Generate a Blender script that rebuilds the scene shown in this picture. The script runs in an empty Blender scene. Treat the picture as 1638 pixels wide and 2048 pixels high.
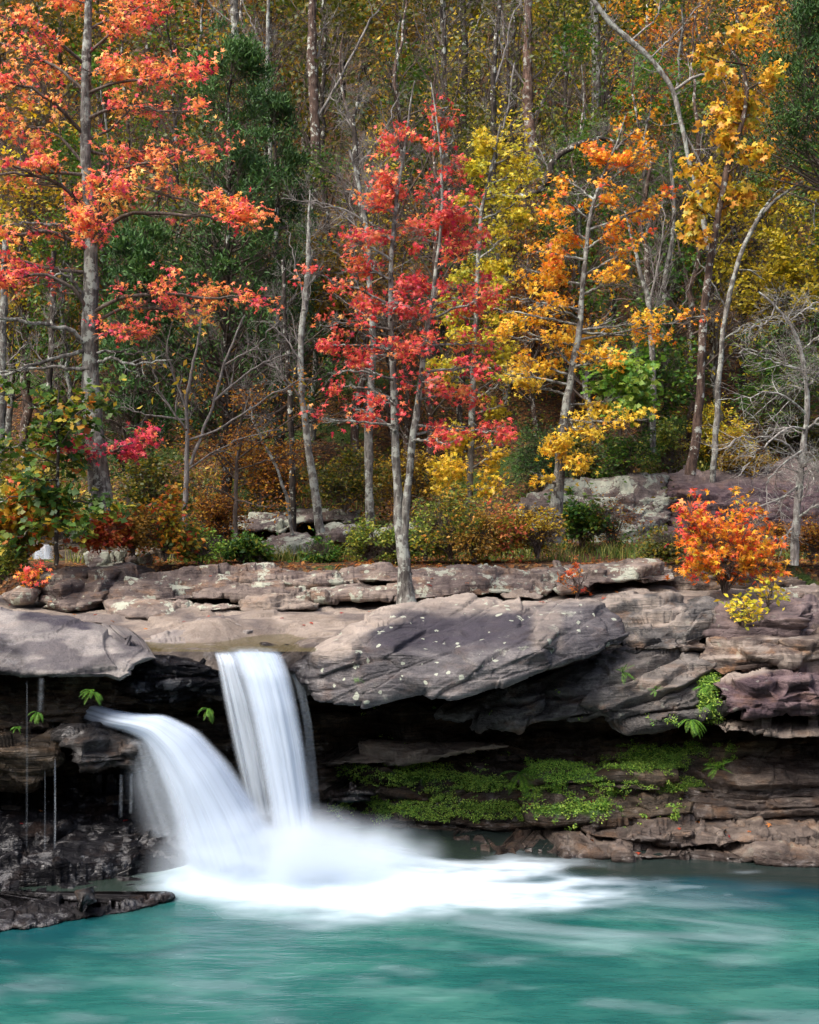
import bpy, math, random
import numpy as np
from mathutils.geometry import delaunay_2d_cdt
from mathutils import Vector

scene = bpy.context.scene
COL = scene.collection
F = 2600.0; CX = 819.0; CY = 1024.0; CAMZ = 4.0

def P(px, py, D):
    """a point seen at photo pixel px,py standing D metres away"""
    return ((px - CX) / F * D, D, CAMZ - (py - CY) / F * D)

# ------------------------------------------------------------------ noise
def _h(ix, iy, iz, s):
    h = (ix.astype(np.int64) * 374761393 + iy.astype(np.int64) * 668265263 + iz.astype(np.int64) * 2147483647 + s * 1274126177) & 0xffffffff
    h = ((h ^ (h >> 13)) * 1274126177) & 0xffffffff
    h = ((h ^ (h >> 16)) * 2246822519) & 0xffffffff
    h = h ^ (h >> 15)
    return (h & 0xffffff) / float(0xffffff)

def vn(x, y, z, s=0):
    ix, iy, iz = np.floor(x), np.floor(y), np.floor(z)
    fx, fy, fz = x - ix, y - iy, z - iz
    ux, uy, uz = [f * f * f * (f * (f * 6 - 15) + 10) for f in (fx, fy, fz)]
    r = 0
    for a in (0, 1):
        for b in (0, 1):
            for c in (0, 1):
                w = (ux if a else 1 - ux) * (uy if b else 1 - uy) * (uz if c else 1 - uz)
                r = r + w * _h(ix + a, iy + b, iz + c, s)
    return r * 2 - 1

def fbm(x, y, z, oc=4, s=0, gain=.5):
    r = 0; a = 1; t = 0
    for o in range(oc):
        r = r + a * vn(x, y, z, s + o * 17); t += a
        x, y, z = x * 2.03 + 11.3, y * 2.03 - 7.1, z * 2.03 + 3.7
        a *= gain
    return r / t

def ridged(x, y, z, oc=4, s=0):
    r = 0; a = 1; t = 0
    for o in range(oc):
        r = r + a * (1 - 2 * np.abs(vn(x, y, z, s + o * 31))); t += a
        x, y, z = x * 2.1 + 5.3, y * 2.1 - 2.1, z * 2.1 + 1.7
        a *= .5
    return r / t

def ss(a, b, x):
    t = np.clip((x - a) / (b - a), 0, 1)
    return t * t * (3 - 2 * t)

# ------------------------------------------------------------------ meshes
def tag(o, label=None, cat=None, group=None, kind=None):
    if label: o['label'] = label
    if cat: o['category'] = cat
    if group: o['group'] = group
    if kind: o['kind'] = kind
    return o

def mesh_obj(name, V, Q, mat, parent=None, base=None, attrs=None, smooth=True, tris=None):
    """V (n,3) world coordinates, Q (m,4) quads, tris (k,3)"""
    V = np.asarray(V, dtype=np.float64)
    if base is None:
        base = (0, 0, 0) if parent is not None else ((V[:, 0].min() + V[:, 0].max()) / 2, (V[:, 1].min() + V[:, 1].max()) / 2, V[:, 2].min())
    if parent is not None and base == (0, 0, 0):
        base = tuple(parent.location)
    W = V - np.array(base)
    me = bpy.data.meshes.new(name)
    Q = np.asarray(Q, dtype=np.int32).reshape(-1, 4)
    T = np.zeros((0, 3), np.int32) if tris is None else np.asarray(tris, dtype=np.int32)
    me.vertices.add(len(W)); me.vertices.foreach_set('co', W.astype(np.float32).ravel())
    nl = len(Q) * 4 + len(T) * 3
    me.loops.add(nl); me.loops.foreach_set('vertex_index', np.concatenate([Q.ravel(), T.ravel()]))
    me.polygons.add(len(Q) + len(T))
    st = np.concatenate([np.arange(len(Q)) * 4, len(Q) * 4 + np.arange(len(T)) * 3]).astype(np.int32)
    me.polygons.foreach_set('loop_start', st)
    me.polygons.foreach_set('use_smooth', np.full(len(Q) + len(T), smooth))
    for k, a in (attrs or {}).items():
        a = np.asarray(a, dtype=np.float32)
        if a.ndim == 1:
            at = me.attributes.new(k, 'FLOAT', 'POINT'); at.data.foreach_set('value', a)
        else:
            if a.shape[1] == 3: a = np.concatenate([a, np.zeros((len(a), 1), np.float32)], 1)
            at = me.attributes.new(k, 'FLOAT_COLOR', 'POINT'); at.data.foreach_set('color', a.ravel())
    me.update(calc_edges=True)
    me.materials.append(mat)
    o = bpy.data.objects.new(name, me); COL.objects.link(o)
    if parent is not None:
        o.parent = parent
    else:
        o.location = base
    return o

def empty(name, loc, label, cat, group=None):
    o = bpy.data.objects.new(name, None); COL.objects.link(o); o.location = loc
    o.empty_display_size = .2
    return tag(o, label, cat, group)

# ------------------------------------------------------------------ node helpers
class NT:
    def __init__(self, name):
        self.m = bpy.data.materials.new(name); self.m.use_nodes = True
        self.t = self.m.node_tree; self.t.nodes.clear()
        self.out = self.n('ShaderNodeOutputMaterial')
    def n(self, ty, ins=None, **kw):
        nd = self.t.nodes.new(ty)
        for k, v in kw.items(): setattr(nd, k, v)
        for k, v in (ins or {}).items(): self.set(nd, k, v)
        return nd
    def set(self, nd, k, v):
        s = nd.inputs[k]
        if isinstance(v, bpy.types.NodeSocket): self.t.links.new(v, s)
        elif isinstance(v, bpy.types.Node): self.t.links.new(v.outputs[0], s)
        else:
            if hasattr(s.default_value, '__len__') and len(s.default_value) == 4 and len(v) == 3: v = (*v, 1)
            s.default_value = v
    def noise(self, vec, scale, detail=4, rough=.55, dist=0):
        return self.n('ShaderNodeTexNoise', {'Vector': vec, 'Scale': scale, 'Detail': detail, 'Roughness': rough, 'Distortion': dist}).outputs[0]
    def map(self, vec, scale=(1, 1, 1), rot=(0, 0, 0), loc=(0, 0, 0)):
        return self.n('ShaderNodeMapping', {'Vector': vec, 'Scale': scale, 'Rotation': rot, 'Location': loc}).outputs[0]
    def rng(self, v, a, b, c=0., d=1., smooth=True):
        nd = self.n('ShaderNodeMapRange', {'Value': v, 'From Min': a, 'From Max': b, 'To Min': c, 'To Max': d})
        nd.interpolation_type = 'SMOOTHSTEP' if smooth else 'LINEAR'
        return nd.outputs[0]
    def math(self, op, a, b=0., clamp=False):
        nd = self.n('ShaderNodeMath', operation=op, use_clamp=clamp)
        self.set(nd, 0, a); self.set(nd, 1, b)
        return nd.outputs[0]
    def mix(self, f, a, b, mode='MIX'):
        nd = self.n('ShaderNodeMix', data_type='RGBA', blend_type=mode)
        for i, v in ((0, f), (6, a), (7, b)):
            s = nd.inputs[i]
            if isinstance(v, bpy.types.NodeSocket): self.t.links.new(v, s)
            else:
                if i and len(v) == 3: v = (*v, 1)
                s.default_value = v
        return nd.outputs[2]
    def ramp(self, v, stops):
        nd = self.n('ShaderNodeValToRGB', {'Fac': v})
        el = nd.color_ramp.elements
        el[0].position, el[0].color = stops[0][0], (*stops[0][1], 1)
        el[1].position, el[1].color = stops[-1][0], (*stops[-1][1], 1)
        for p, c in stops[1:-1]:
            e = el.new(p); e.color = (*c, 1)
        return nd.outputs[0]
    def attr(self, name, out='Fac'):
        return self.n('ShaderNodeAttribute', attribute_name=name).outputs[out]
    def surf(self, s): self.t.links.new(s, self.out.inputs['Surface'])
    def vol(self, s): self.t.links.new(s, self.out.inputs['Volume'])

def rock_mat(name, dark, mid, light, lichen=.5, lich_col=(.42, .45, .36), tilt=0., stain=(.22, .11, .045), stain_amt=.35, rough=.85, band=9., spots=.0, crk=1.):
    """layered sandstone: bands, blotches, stains, lichen; attribute mk = (wet, moss, bleached)"""
    N = NT(name)
    co = N.n('ShaderNodeTexCoord').outputs['Object']
    big = N.noise(co, 1.3, 5, .6)
    mid_n = N.noise(co, 5., 6, .65)
    st = N.map(co, (1.2, 1.2, band), (0, tilt, 0))
    bands = N.noise(st, 1.4, 6, .6, .6)
    fine = N.noise(co, 38., 5, .7)
    v = N.math('ADD', N.math('MULTIPLY', big, .35), N.math('ADD', N.math('MULTIPLY', mid_n, .3), N.math('MULTIPLY', bands, .35)))
    c = N.ramp(v, [(.38, dark), (.5, mid), (.60, light)])
    c = N.mix(N.math('MULTIPLY', N.rng(N.noise(N.map(co, (1, 1, 2.2), (0, tilt, 0), (3, 7, 1)), 2.1, 5, .65), .5, .68), stain_amt), c, stain)
    # speckle
    sp = N.rng(fine, .3, .75, .62, 1.35, False)
    c = N.mix(1., c, N.n('ShaderNodeCombineColor', {0: sp, 1: sp, 2: sp}).outputs[0], 'MULTIPLY')
    mk = N.n('ShaderNodeSeparateColor', {'Color': N.attr('mk', 'Color')})
    wet, moss, pale = mk.outputs[0], mk.outputs[1], mk.outputs[2]
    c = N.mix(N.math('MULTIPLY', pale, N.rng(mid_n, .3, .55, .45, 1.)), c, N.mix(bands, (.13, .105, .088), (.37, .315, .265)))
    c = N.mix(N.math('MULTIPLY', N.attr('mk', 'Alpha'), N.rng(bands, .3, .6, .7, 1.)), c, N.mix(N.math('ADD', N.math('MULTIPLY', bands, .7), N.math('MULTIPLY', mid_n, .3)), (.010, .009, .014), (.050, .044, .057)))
    # lichen
    if lichen > 0:
        wob = N.n('ShaderNodeVectorMath', {0: co, 1: N.n('ShaderNodeTexNoise', {'Vector': co, 'Scale': 9., 'Detail': 4.}).outputs['Color']}, operation='MULTIPLY_ADD')
        wob.inputs[1].default_value = (1, 1, 1)
        nz = N.n('ShaderNodeVectorMath', {0: N.n('ShaderNodeTexNoise', {'Vector': co, 'Scale': 11., 'Detail': 4.}).outputs['Color'], 1: (.09, .09, .09)}, operation='MULTIPLY').outputs[0]
        wv = N.n('ShaderNodeVectorMath', {0: co, 1: nz}, operation='ADD').outputs[0]
        patch = N.math('ADD', N.noise(wv, 2.6, 7, .72), N.math('MULTIPLY', N.math('SUBTRACT', fine, .5), .12))
        lm = N.rng(patch, .66 - .17 * lichen, .69 - .17 * lichen)
        vo = N.n('ShaderNodeTexVoronoi', {'Vector': wv, 'Scale': 7.5, 'Randomness': 1.}, feature='F1')
        rs = N.n('ShaderNodeSeparateColor', {'Color': vo.outputs['Color']})
        rad = N.math('MULTIPLY', N.math('POWER', rs.outputs[0], 3.5), .36)
        dots = N.math('MULTIPLY', N.math('LESS_THAN', vo.outputs['Distance'], rad), N.rng(N.noise(co, 1.1, 2), .5 - .2 * spots, .6 - .2 * spots))
        lm2 = N.math('MAXIMUM', N.math('MULTIPLY', lm, min(1, lichen * 1.6)), N.math('MULTIPLY', dots, min(1., spots * 1.5)))
        dry = N.math('SUBTRACT', 1., wet)
        lc = N.mix(mid_n, tuple(x * .42 for x in lich_col), tuple(min(.8, x * 1.05) for x in lich_col))
        c = N.mix(N.math('MULTIPLY', N.math('MULTIPLY', lm2, dry), .86), c, lc)
    mo = N.rng(N.math('ADD', moss, N.math('MULTIPLY', N.math('SUBTRACT', mid_n, .5), .9)), .42, .62)
    c = N.mix(mo, c, N.mix(fine, (.02, .06, .01), (.13, .27, .03)))
    wc = N.mix(1., c, (.36, .36, .38), 'MULTIPLY')
    c = N.mix(wet, c, wc)
    r = N.math('SUBTRACT', rough, N.math('MULTIPLY', N.math('MULTIPLY', wet, N.rng(mid_n, .35, .6, .8, 1.)), rough - .12))
    hgt = N.math('ADD', N.math('MULTIPLY', mid_n, .55), N.math('ADD', N.math('MULTIPLY', bands, .7), N.math('MULTIPLY', fine, .22)))
    crack = N.n('ShaderNodeTexVoronoi', {'Vector': N.n('ShaderNodeVectorMath', {0: N.map(co, (1.2, 1.2, 5.5), (0, tilt, 0)), 1: N.n('ShaderNodeTexNoise', {'Vector': co, 'Scale': 3.}).outputs['Color']}, operation='ADD').outputs[0], 'Scale': 1.7}, feature='DISTANCE_TO_EDGE').outputs['Distance']
    hgt = N.math('ADD', hgt, N.math('MULTIPLY', N.rng(N.noise(co, 1.9, 2), .46, .56), N.rng(crack, 0., .03, -.2 * crk, 0.)))
    bmp = N.n('ShaderNodeBump', {'Height': hgt, 'Strength': .9, 'Distance': .075})
    b = N.n('ShaderNodeBsdfPrincipled', {'Base Color': c, 'Roughness': r, 'Normal': bmp.outputs[0], 'Specular IOR Level': N.math('ADD', N.math('MULTIPLY', N.math('SUBTRACT', 1., wet), .2), N.math('MULTIPLY', wet, N.rng(mid_n, .50, .60, .06, .9)))})
    N.surf(b.outputs[0])
    return N.m

# ------------------------------------------------------------------ traced rocks
def tri_interp(pts, gx, gy):
    vs = [Vector((p[0], p[1])) for p in pts]
    r = delaunay_2d_cdt(vs, [], [], 0, 1e-4)
    ov, of, orig = r[0], r[2], r[3]
    D = np.full(gx.shape, np.nan)
    dd = [np.mean([pts[k][2] for k in og]) if og else 0 for og in orig]
    for f in of:
        a, b, c = [ov[i] for i in f]
        det = (b.y - c.y) * (a.x - c.x) + (c.x - b.x) * (a.y - c.y)
        if abs(det) < 1e-9: continue
        l0 = ((b.y - c.y) * (gx - c.x) + (c.x - b.x) * (gy - c.y)) / det
        l1 = ((c.y - a.y) * (gx - c.x) + (a.x - c.x) * (gy - c.y)) / det
        l2 = 1 - l0 - l1
        m = (l0 >= -1e-3) & (l1 >= -1e-3) & (l2 >= -1e-3)
        D[m] = (l0 * dd[f[0]] + l1 * dd[f[1]] + l2 * dd[f[2]])[m]
    return D

def fill_nan(D):
    for _ in range(60):
        m = np.isnan(D)
        if not m.any(): break
        s = np.zeros_like(D); c = np.zeros_like(D)
        for dy, dx in ((0, 1), (0, -1), (1, 0), (-1, 0)):
            R = np.roll(D, (dy, dx), (0, 1)); ok = ~np.isnan(R)
            s[ok] += R[ok]; c[ok] += 1
        u = m & (c > 0)
        D[u] = s[u] / c[u]
    D[np.isnan(D)] = np.nanmean(D)
    return D

def blur(D, n):
    for _ in range(n):
        E = np.pad(D, 1, mode='edge')
        D = (E[1:-1, :-2] + E[1:-1, 2:] + 2 * E[1:-1, 1:-1]) / 4
        E = np.pad(D, 1, mode='edge')
        D = (E[:-2, 1:-1] + E[2:, 1:-1] + 2 * E[1:-1, 1:-1]) / 4
    return D

def poly_sd(poly, gx, gy):
    best = np.full(gx.shape, 1e9); inside = np.zeros(gx.shape, bool)
    n = len(poly)
    for i in range(n):
        ax, ay = poly[i][:2]; bx, by = poly[(i + 1) % n][:2]
        ex, ey = bx - ax, by - ay
        t = np.clip(((gx - ax) * ex + (gy - ay) * ey) / (ex * ex + ey * ey + 1e-9), 0, 1)
        best = np.minimum(best, np.hypot(gx - ax - t * ex, gy - ay - t * ey))
        c = ((ay > gy) != (by > gy)) & (gx < ex * (gy - ay) / (by - ay + 1e-12) + ax)
        inside ^= c
    return np.where(inside, -best, best)

def chisel(X, Z, a, b, s, warp=.16):
    """broken facets: tilted planar cells; returns offset (about -1..1) and distance to the crack"""
    wx = warp * fbm(X / a * .8, Z / b * .8, X * 0 + s, 3, s + 1); wz = warp * fbm(X / a * .8, Z / b * .8, X * 0 + s + 9, 3, s + 2)
    u = X / a + wx; v = Z / b + wz
    iu, iv = np.floor(u), np.floor(v)
    b1 = np.full(u.shape, 9.); b2 = np.full(u.shape, 9.); val = np.zeros(u.shape)
    for du in (-1, 0, 1):
        for dv in (-1, 0, 1):
            cu, cv = iu + du, iv + dv
            z = cu * 0
            fu = cu + _h(cu, cv, z, s); fv = cv + _h(cu, cv, z + 1, s)
            d = (u - fu) ** 2 + (v - fv) ** 2
            w = (_h(cu, cv, z + 2, s) - .5) * 1.1 + (_h(cu, cv, z + 3, s) - .5) * 1.5 * (u - fu) + (_h(cu, cv, z + 4, s) - .5) * 2.0 * (v - fv)
            near = d < b1
            b2 = np.where(near, b1, np.minimum(b2, d)); val = np.where(near, w, val); b1 = np.minimum(b1, d)
    return val, np.sqrt(b2) - np.sqrt(b1)

def hashf(k, j, s):
    return _h(np.asarray(k, float), np.asarray(j, float), np.zeros_like(np.asarray(k, float)), s)

def rock(name, label, out, inner, mat, step=2.4, thick=1.0, edge=(16, .25), strata=None, noise=(.9, .10), fine=.025, wob=5., mask=None, seed=1, soft=2, cat='rock', group=None, kind=None, topback=0., cd=.1, chis=.12, chs=(.85, .19)):
    poly = out
    xs = np.array([p[0] for p in out], float); ys = np.array([p[1] for p in out], float)
    gx, gy = np.meshgrid(np.arange(xs.min() - 14, xs.max() + 15, step), np.arange(ys.min() - 14, ys.max() + 15, step))
    D = fill_nan(tri_interp([tuple(map(float, p)) for p in (list(out) + list(inner))], gx, gy))
    D = blur(D, soft)
    sd = poly_sd(poly, gx, gy)
    z0 = gx * 0 + seed * 7.7
    sd = sd + wob * fbm(gx / 55., gy / 55., z0, 4, seed, .6)
    X = (gx - CX) / F * D; Z = CAMZ - (gy - CY) / F * D
    # relief
    off = noise[1] * fbm(X / noise[0], D / noise[0], Z / noise[0] * 1.7, 4, seed + 3, .42) * .8
    off = off - fine * .8 * ridged(X / .55, D / .5, (Z - (strata[0] if strata else 0) * X + (cd - .1) * D) / .13, 4, seed + 9)
    dip0 = strata[0] if strata else .05
    if chis:
        c1, e1 = chisel(X, Z - dip0 * X + cd * D, chs[0], chs[1], seed + 71)
        c2, e2 = chisel(X, Z - dip0 * X + cd * D, chs[0] * .38, chs[1] * .38, seed + 72)
        off = off + chis * c1 + chis * .26 * c2 + chis * .25 * np.exp(-(e1 / .05) ** 2)
    if strata:
        dip, thk, amp = strata
        s = (Z - dip * X + .28 * thk * fbm(X / 1.3, z0, Z / 1.3, 3, seed + 5) * 2) / thk
        s = s + .8 * vn(s * .45, z0, z0, seed)          # uneven layer thickness
        k = np.floor(s); f = s - k
        bl = np.floor(X / (.5 + 1.4 * hashf(k, k * 0, seed + 1)) + 9 * hashf(k, k * 0, seed + 2) + .25 * vn(X * 3, z0, Z * 8, seed))
        h = .65 * hashf(k, k * 0 + 3, seed) + .35 * hashf(k, bl, seed + 6)
        off = off + amp * (h - .5) * 2
        off = off + amp * .8 * (ss(.86, 1., f) ** 2)               # top rounds back
        off = off + amp * .8 * (1 - ss(0., .14, f))               # undercut groove
        off = off + amp * .14 * fbm(X / .2, z0, Z / .1, 3, seed + 8)
    e = np.clip(1 + sd / edge[0], 0, 1)
    D = D + edge[1] * (1 - np.sqrt(np.clip(1 - e * e, 0, 1)))
    keep = sd <= step * .75
    bd = np.abs(sd) < step * 1.1
    gyy, gxx = np.gradient(sd, step)
    gl = np.hypot(gxx, gyy) + 1e-6
    px = np.where(bd & (sd > -step * .5), gx - sd * gxx / gl, gx); py = np.where(bd & (sd > -step * .5), gy - sd * gyy / gl, gy)
    X = (px - CX) / F * D; Z = CAMZ - (py - CY) / F * D
    Ds = blur(D, 3); Bs = np.stack([(gx - CX) / F * Ds, Ds, CAMZ - (gy - CY) / F * Ds], -1)
    nr = np.cross(np.gradient(Bs, axis=1), np.gradient(Bs, axis=0)); nr /= np.linalg.norm(nr, axis=-1, keepdims=True) + 1e-9
    nr = np.where(nr[..., 1:2] > 0, -nr, nr)
    X = X - nr[..., 0] * off; Z = Z - nr[..., 2] * off; D = D - nr[..., 1] * off
    cell = keep[:-1, :-1] & keep[1:, :-1] & keep[:-1, 1:] & keep[1:, 1:]
    H, Wd = gx.shape
    idx = np.arange(H * Wd).reshape(H, Wd)
    q = np.stack([idx[1:, :-1][cell], idx[1:, 1:][cell], idx[:-1, 1:][cell], idx[:-1, :-1][cell]], 1)
    used = np.zeros(H * Wd, bool); used[q.ravel()] = True
    remap = np.cumsum(used) - 1
    q = remap[q]
    V = np.stack([X.ravel(), D.ravel(), Z.ravel()], 1)[used]
    n = len(V)
    # back face: pushed away, plus side walls along open edges
    E = np.concatenate([q[:, [0, 1]], q[:, [1, 2]], q[:, [2, 3]], q[:, [3, 0]]])
    key = np.sort(E, 1); kk = key[:, 0].astype(np.int64) * n + key[:, 1]
    _, inv, cnt = np.unique(kk, return_inverse=True, return_counts=True)
    B = E[cnt[inv] == 1]
    bv = np.unique(B)
    steps = 4
    allV = [V]; allQ = [q]; cur = bv; prevmap = {int(v): int(v) for v in bv}
    cx, cz = V[:, 0].mean(), V[:, 2].mean()
    basei = n
    lut = np.full(n, -1); lut[bv] = np.arange(len(bv))
    prev = bv.copy()
    for s_ in range(1, steps + 1):
        t = s_ / steps
        W = V[bv].copy()
        W[:, 1] += thick * t
        dx = cx - W[:, 0]; k_ = thick * t
        W[:, 0] += np.sign(dx) * np.minimum(np.abs(dx) * .8, .32 * k_)
        W[:, 2] += np.where(W[:, 2] > cz, -np.minimum(.19 * k_, np.abs(W[:, 2] - cz) * .8 + .1 * k_), np.minimum(.08 * k_, np.abs(W[:, 2] - cz) * .5))
        ids = basei + np.arange(len(bv)); basei += len(bv)
        allV.append(W)
        a = lut[B[:, 0]]; b = lut[B[:, 1]]
        allQ.append(np.stack([prev[a], ids[a], ids[b], prev[b]], 1))
        prev = ids
    V2 = np.concatenate(allV); Q2 = np.concatenate(allQ)
    # flat back cap: fan to centre as degenerate-free quads is overkill; mirror the grid coarsely
    cen = np.array([[cx, V[:, 1].max() + thick, cz]])
    a = lut[B[:, 0]]; b = lut[B[:, 1]]
    T = np.stack([prev[a], np.full(len(a), len(V2)), prev[b]], 1)
    V2 = np.concatenate([V2, cen])
    pX = CX + V2[:, 0] / V2[:, 1] * F; pY = CY + (CAMZ - V2[:, 2]) / V2[:, 1] * F
    mk = np.zeros((len(V2), 4))
    if mask: mk = mask(pX, pY, V2)
    if not isinstance(mk, np.ndarray): mk = np.stack([np.broadcast_to(m_, (len(V2),)) for m_ in (list(mk) + [0.])[:4]], 1)
    o = mesh_obj(name, V2, Q2, mat, attrs={'mk': np.clip(mk, 0, 1)}, tris=T)
    return tag(o, label, cat, group, kind)
# ------------------------------------------------------------------ rock materials
M_slab = rock_mat('slab_stone', (0.032, 0.030, 0.034), (0.079, 0.074, 0.076), (0.155, 0.144, 0.140), .22, spots=1.1, tilt=-.2, band=14, stain_amt=.12, crk=.4)
M_left = rock_mat('pale_boulder_stone', (0.096, 0.090, 0.095), (0.163, 0.155, 0.152), (0.237, 0.222, 0.207), .04, spots=.1, band=4, stain_amt=.10, crk=.2)
M_grey = rock_mat('grey_layered_stone', (0.024, 0.022, 0.022), (0.065, 0.061, 0.058), (0.136, 0.126, 0.116), .10, spots=.15, tilt=-.3, band=14, stain_amt=.25)
M_brown = rock_mat('brown_layered_stone', (0.025, 0.019, 0.017), (0.070, 0.052, 0.044), (0.180, 0.140, 0.108), .14, spots=.25, tilt=-.12, band=14, stain_amt=.45)
M_purple = rock_mat('purple_layered_stone', (.026, .018, .022), (.066, .044, .050), (.14, .10, .10), .12, spots=.2, tilt=-.12, band=10, stain_amt=.2)
M_tier = rock_mat('lichened_ledge_stone', (0.040, 0.029, 0.030), (0.104, 0.080, 0.072), (0.224, 0.180, 0.148), .60, spots=.75, band=12, stain_amt=.45)
M_lich = rock_mat('lichen_covered_stone', (0.056, 0.045, 0.046), (0.120, 0.096, 0.088), (0.216, 0.188, 0.168), .95, spots=.5, band=6, stain_amt=.2)
M_dark = rock_mat('recess_stone', (0.025, 0.021, 0.016), (0.086, 0.069, 0.051), (0.213, 0.156, 0.098), .0, tilt=-.1, band=16, stain_amt=.5, stain=(.14, .07, .03))
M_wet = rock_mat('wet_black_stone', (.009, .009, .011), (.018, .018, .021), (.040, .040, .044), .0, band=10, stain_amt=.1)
M_tan = rock_mat('tan_sandstone', (0.106, 0.082, 0.066), (0.179, 0.146, 0.119), (0.254, 0.211, 0.174), .0, spots=.1, band=3, stain_amt=.18, stain=(.17, .11, .07), crk=0)

def box_m(pX, pY, x0, x1, y0, y1, fe=30):
    return ss(x0 - fe, x0 + fe, pX) * (1 - ss(x1 - fe, x1 + fe, pX)) * ss(y0 - fe, y0 + fe, pY) * (1 - ss(y1 - fe, y1 + fe, pY))

# --- the big overhanging slab
def m_slab(pX, pY, V):
    nz = fbm(V[:, 0] * 2, V[:, 1] * 2, V[:, 2] * 4, 4, 3)
    # line of the bleached upper skin
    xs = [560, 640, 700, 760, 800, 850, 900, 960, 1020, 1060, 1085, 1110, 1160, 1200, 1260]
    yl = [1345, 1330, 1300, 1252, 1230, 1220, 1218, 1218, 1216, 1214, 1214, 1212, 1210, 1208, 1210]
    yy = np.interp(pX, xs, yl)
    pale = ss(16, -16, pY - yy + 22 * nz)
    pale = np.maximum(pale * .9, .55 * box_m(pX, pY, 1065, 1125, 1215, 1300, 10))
    moss = .35 * box_m(pX, pY, 700, 735, 1310, 1370, 10) + .2 * box_m(pX, pY, 600, 760, 1360, 1410, 20)
    wet = box_m(pX, pY, 560, 625, 1300, 1400, 14)
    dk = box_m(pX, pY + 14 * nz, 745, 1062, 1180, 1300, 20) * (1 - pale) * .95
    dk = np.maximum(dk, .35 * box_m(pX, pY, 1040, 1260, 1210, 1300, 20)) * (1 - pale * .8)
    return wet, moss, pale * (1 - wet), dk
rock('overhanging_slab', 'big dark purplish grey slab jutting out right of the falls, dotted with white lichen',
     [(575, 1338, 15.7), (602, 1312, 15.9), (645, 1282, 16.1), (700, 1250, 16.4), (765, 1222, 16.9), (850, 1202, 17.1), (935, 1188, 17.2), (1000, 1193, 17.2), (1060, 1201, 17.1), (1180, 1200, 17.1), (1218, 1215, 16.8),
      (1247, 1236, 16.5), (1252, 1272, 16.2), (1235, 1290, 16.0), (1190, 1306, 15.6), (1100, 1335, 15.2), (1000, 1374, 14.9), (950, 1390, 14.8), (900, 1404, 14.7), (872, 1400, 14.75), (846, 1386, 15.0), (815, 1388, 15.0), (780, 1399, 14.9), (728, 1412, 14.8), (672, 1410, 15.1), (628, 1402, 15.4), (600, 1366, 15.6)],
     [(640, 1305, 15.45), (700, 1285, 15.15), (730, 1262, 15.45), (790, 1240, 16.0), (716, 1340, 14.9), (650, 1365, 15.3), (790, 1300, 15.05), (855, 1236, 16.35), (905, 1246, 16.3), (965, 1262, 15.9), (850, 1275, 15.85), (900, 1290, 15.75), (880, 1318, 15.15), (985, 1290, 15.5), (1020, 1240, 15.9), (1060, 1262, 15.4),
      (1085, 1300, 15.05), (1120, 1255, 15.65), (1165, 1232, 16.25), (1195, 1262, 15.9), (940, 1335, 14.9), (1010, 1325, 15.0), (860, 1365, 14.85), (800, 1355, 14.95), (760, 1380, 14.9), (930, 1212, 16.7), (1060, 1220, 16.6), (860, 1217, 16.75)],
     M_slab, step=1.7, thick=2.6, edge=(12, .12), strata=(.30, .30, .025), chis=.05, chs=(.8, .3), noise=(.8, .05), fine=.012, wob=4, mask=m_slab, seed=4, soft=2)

# --- left pale boulder
rock('pale_boulder', 'smooth pale grey boulder with a wet streak on the left bank above the drips',
     [(-360, 1212, 16.0), (0, 1210, 16.0), (60, 1222, 15.9), (150, 1236, 15.7), (230, 1255, 15.4), (262, 1282, 15.1), (300, 1296, 15.1), (312, 1316, 15.0), (272, 1332, 14.7), (266, 1352, 14.6), (240, 1369, 14.5), (210, 1358, 14.5), (120, 1359, 14.3), (40, 1351, 14.3), (-360, 1352, 14.2)],
     [(-40, 1280, 14.9), (60, 1270, 15.0), (130, 1290, 14.8), (180, 1265, 15.2), (210, 1310, 14.7), (100, 1325, 14.5), (0, 1320, 14.4), (160, 1335, 14.5), (30, 1240, 15.5)],
     M_left, step=2., thick=2.4, edge=(14, .18), chis=.07, cd=.3, chs=(1.9,.9), noise=(1.1, .06), fine=.012, wob=5, seed=11,
     mask=lambda x, y, V: (.75 * box_m(x + .55 * (y - 1300) * -1, y, -60, 40, 1275, 1352, 14), 0, .25 + 0 * x, .75 * ss(.0, .35, fbm(x / 90, y / 22, y * 0, 3, 12)) + .5 * box_m(x, y, 40, 210, 1218, 1262, 16)))

rock('rounded_knoll', 'rounded light grey hump of rock rising from the stream bed beside the lip',
     [(272, 1292, 16.6), (330, 1264, 17.0), (395, 1240, 17.4), (440, 1234, 17.5), (478, 1246, 17.4), (505, 1262, 17.2), (492, 1280, 16.8), (440, 1290, 16.5), (380, 1298, 16.3), (320, 1298, 16.3)],
     [(400, 1262, 16.8), (450, 1262, 16.9), (370, 1282, 16.5)], M_left, step=2., thick=1., edge=(10, .15), noise=(.5, .06), fine=.01, chis=.05, cd=.5, seed=13, mask=lambda x, y, V: (.5 * ss(1285, 1298, y), 0, .5))
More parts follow.
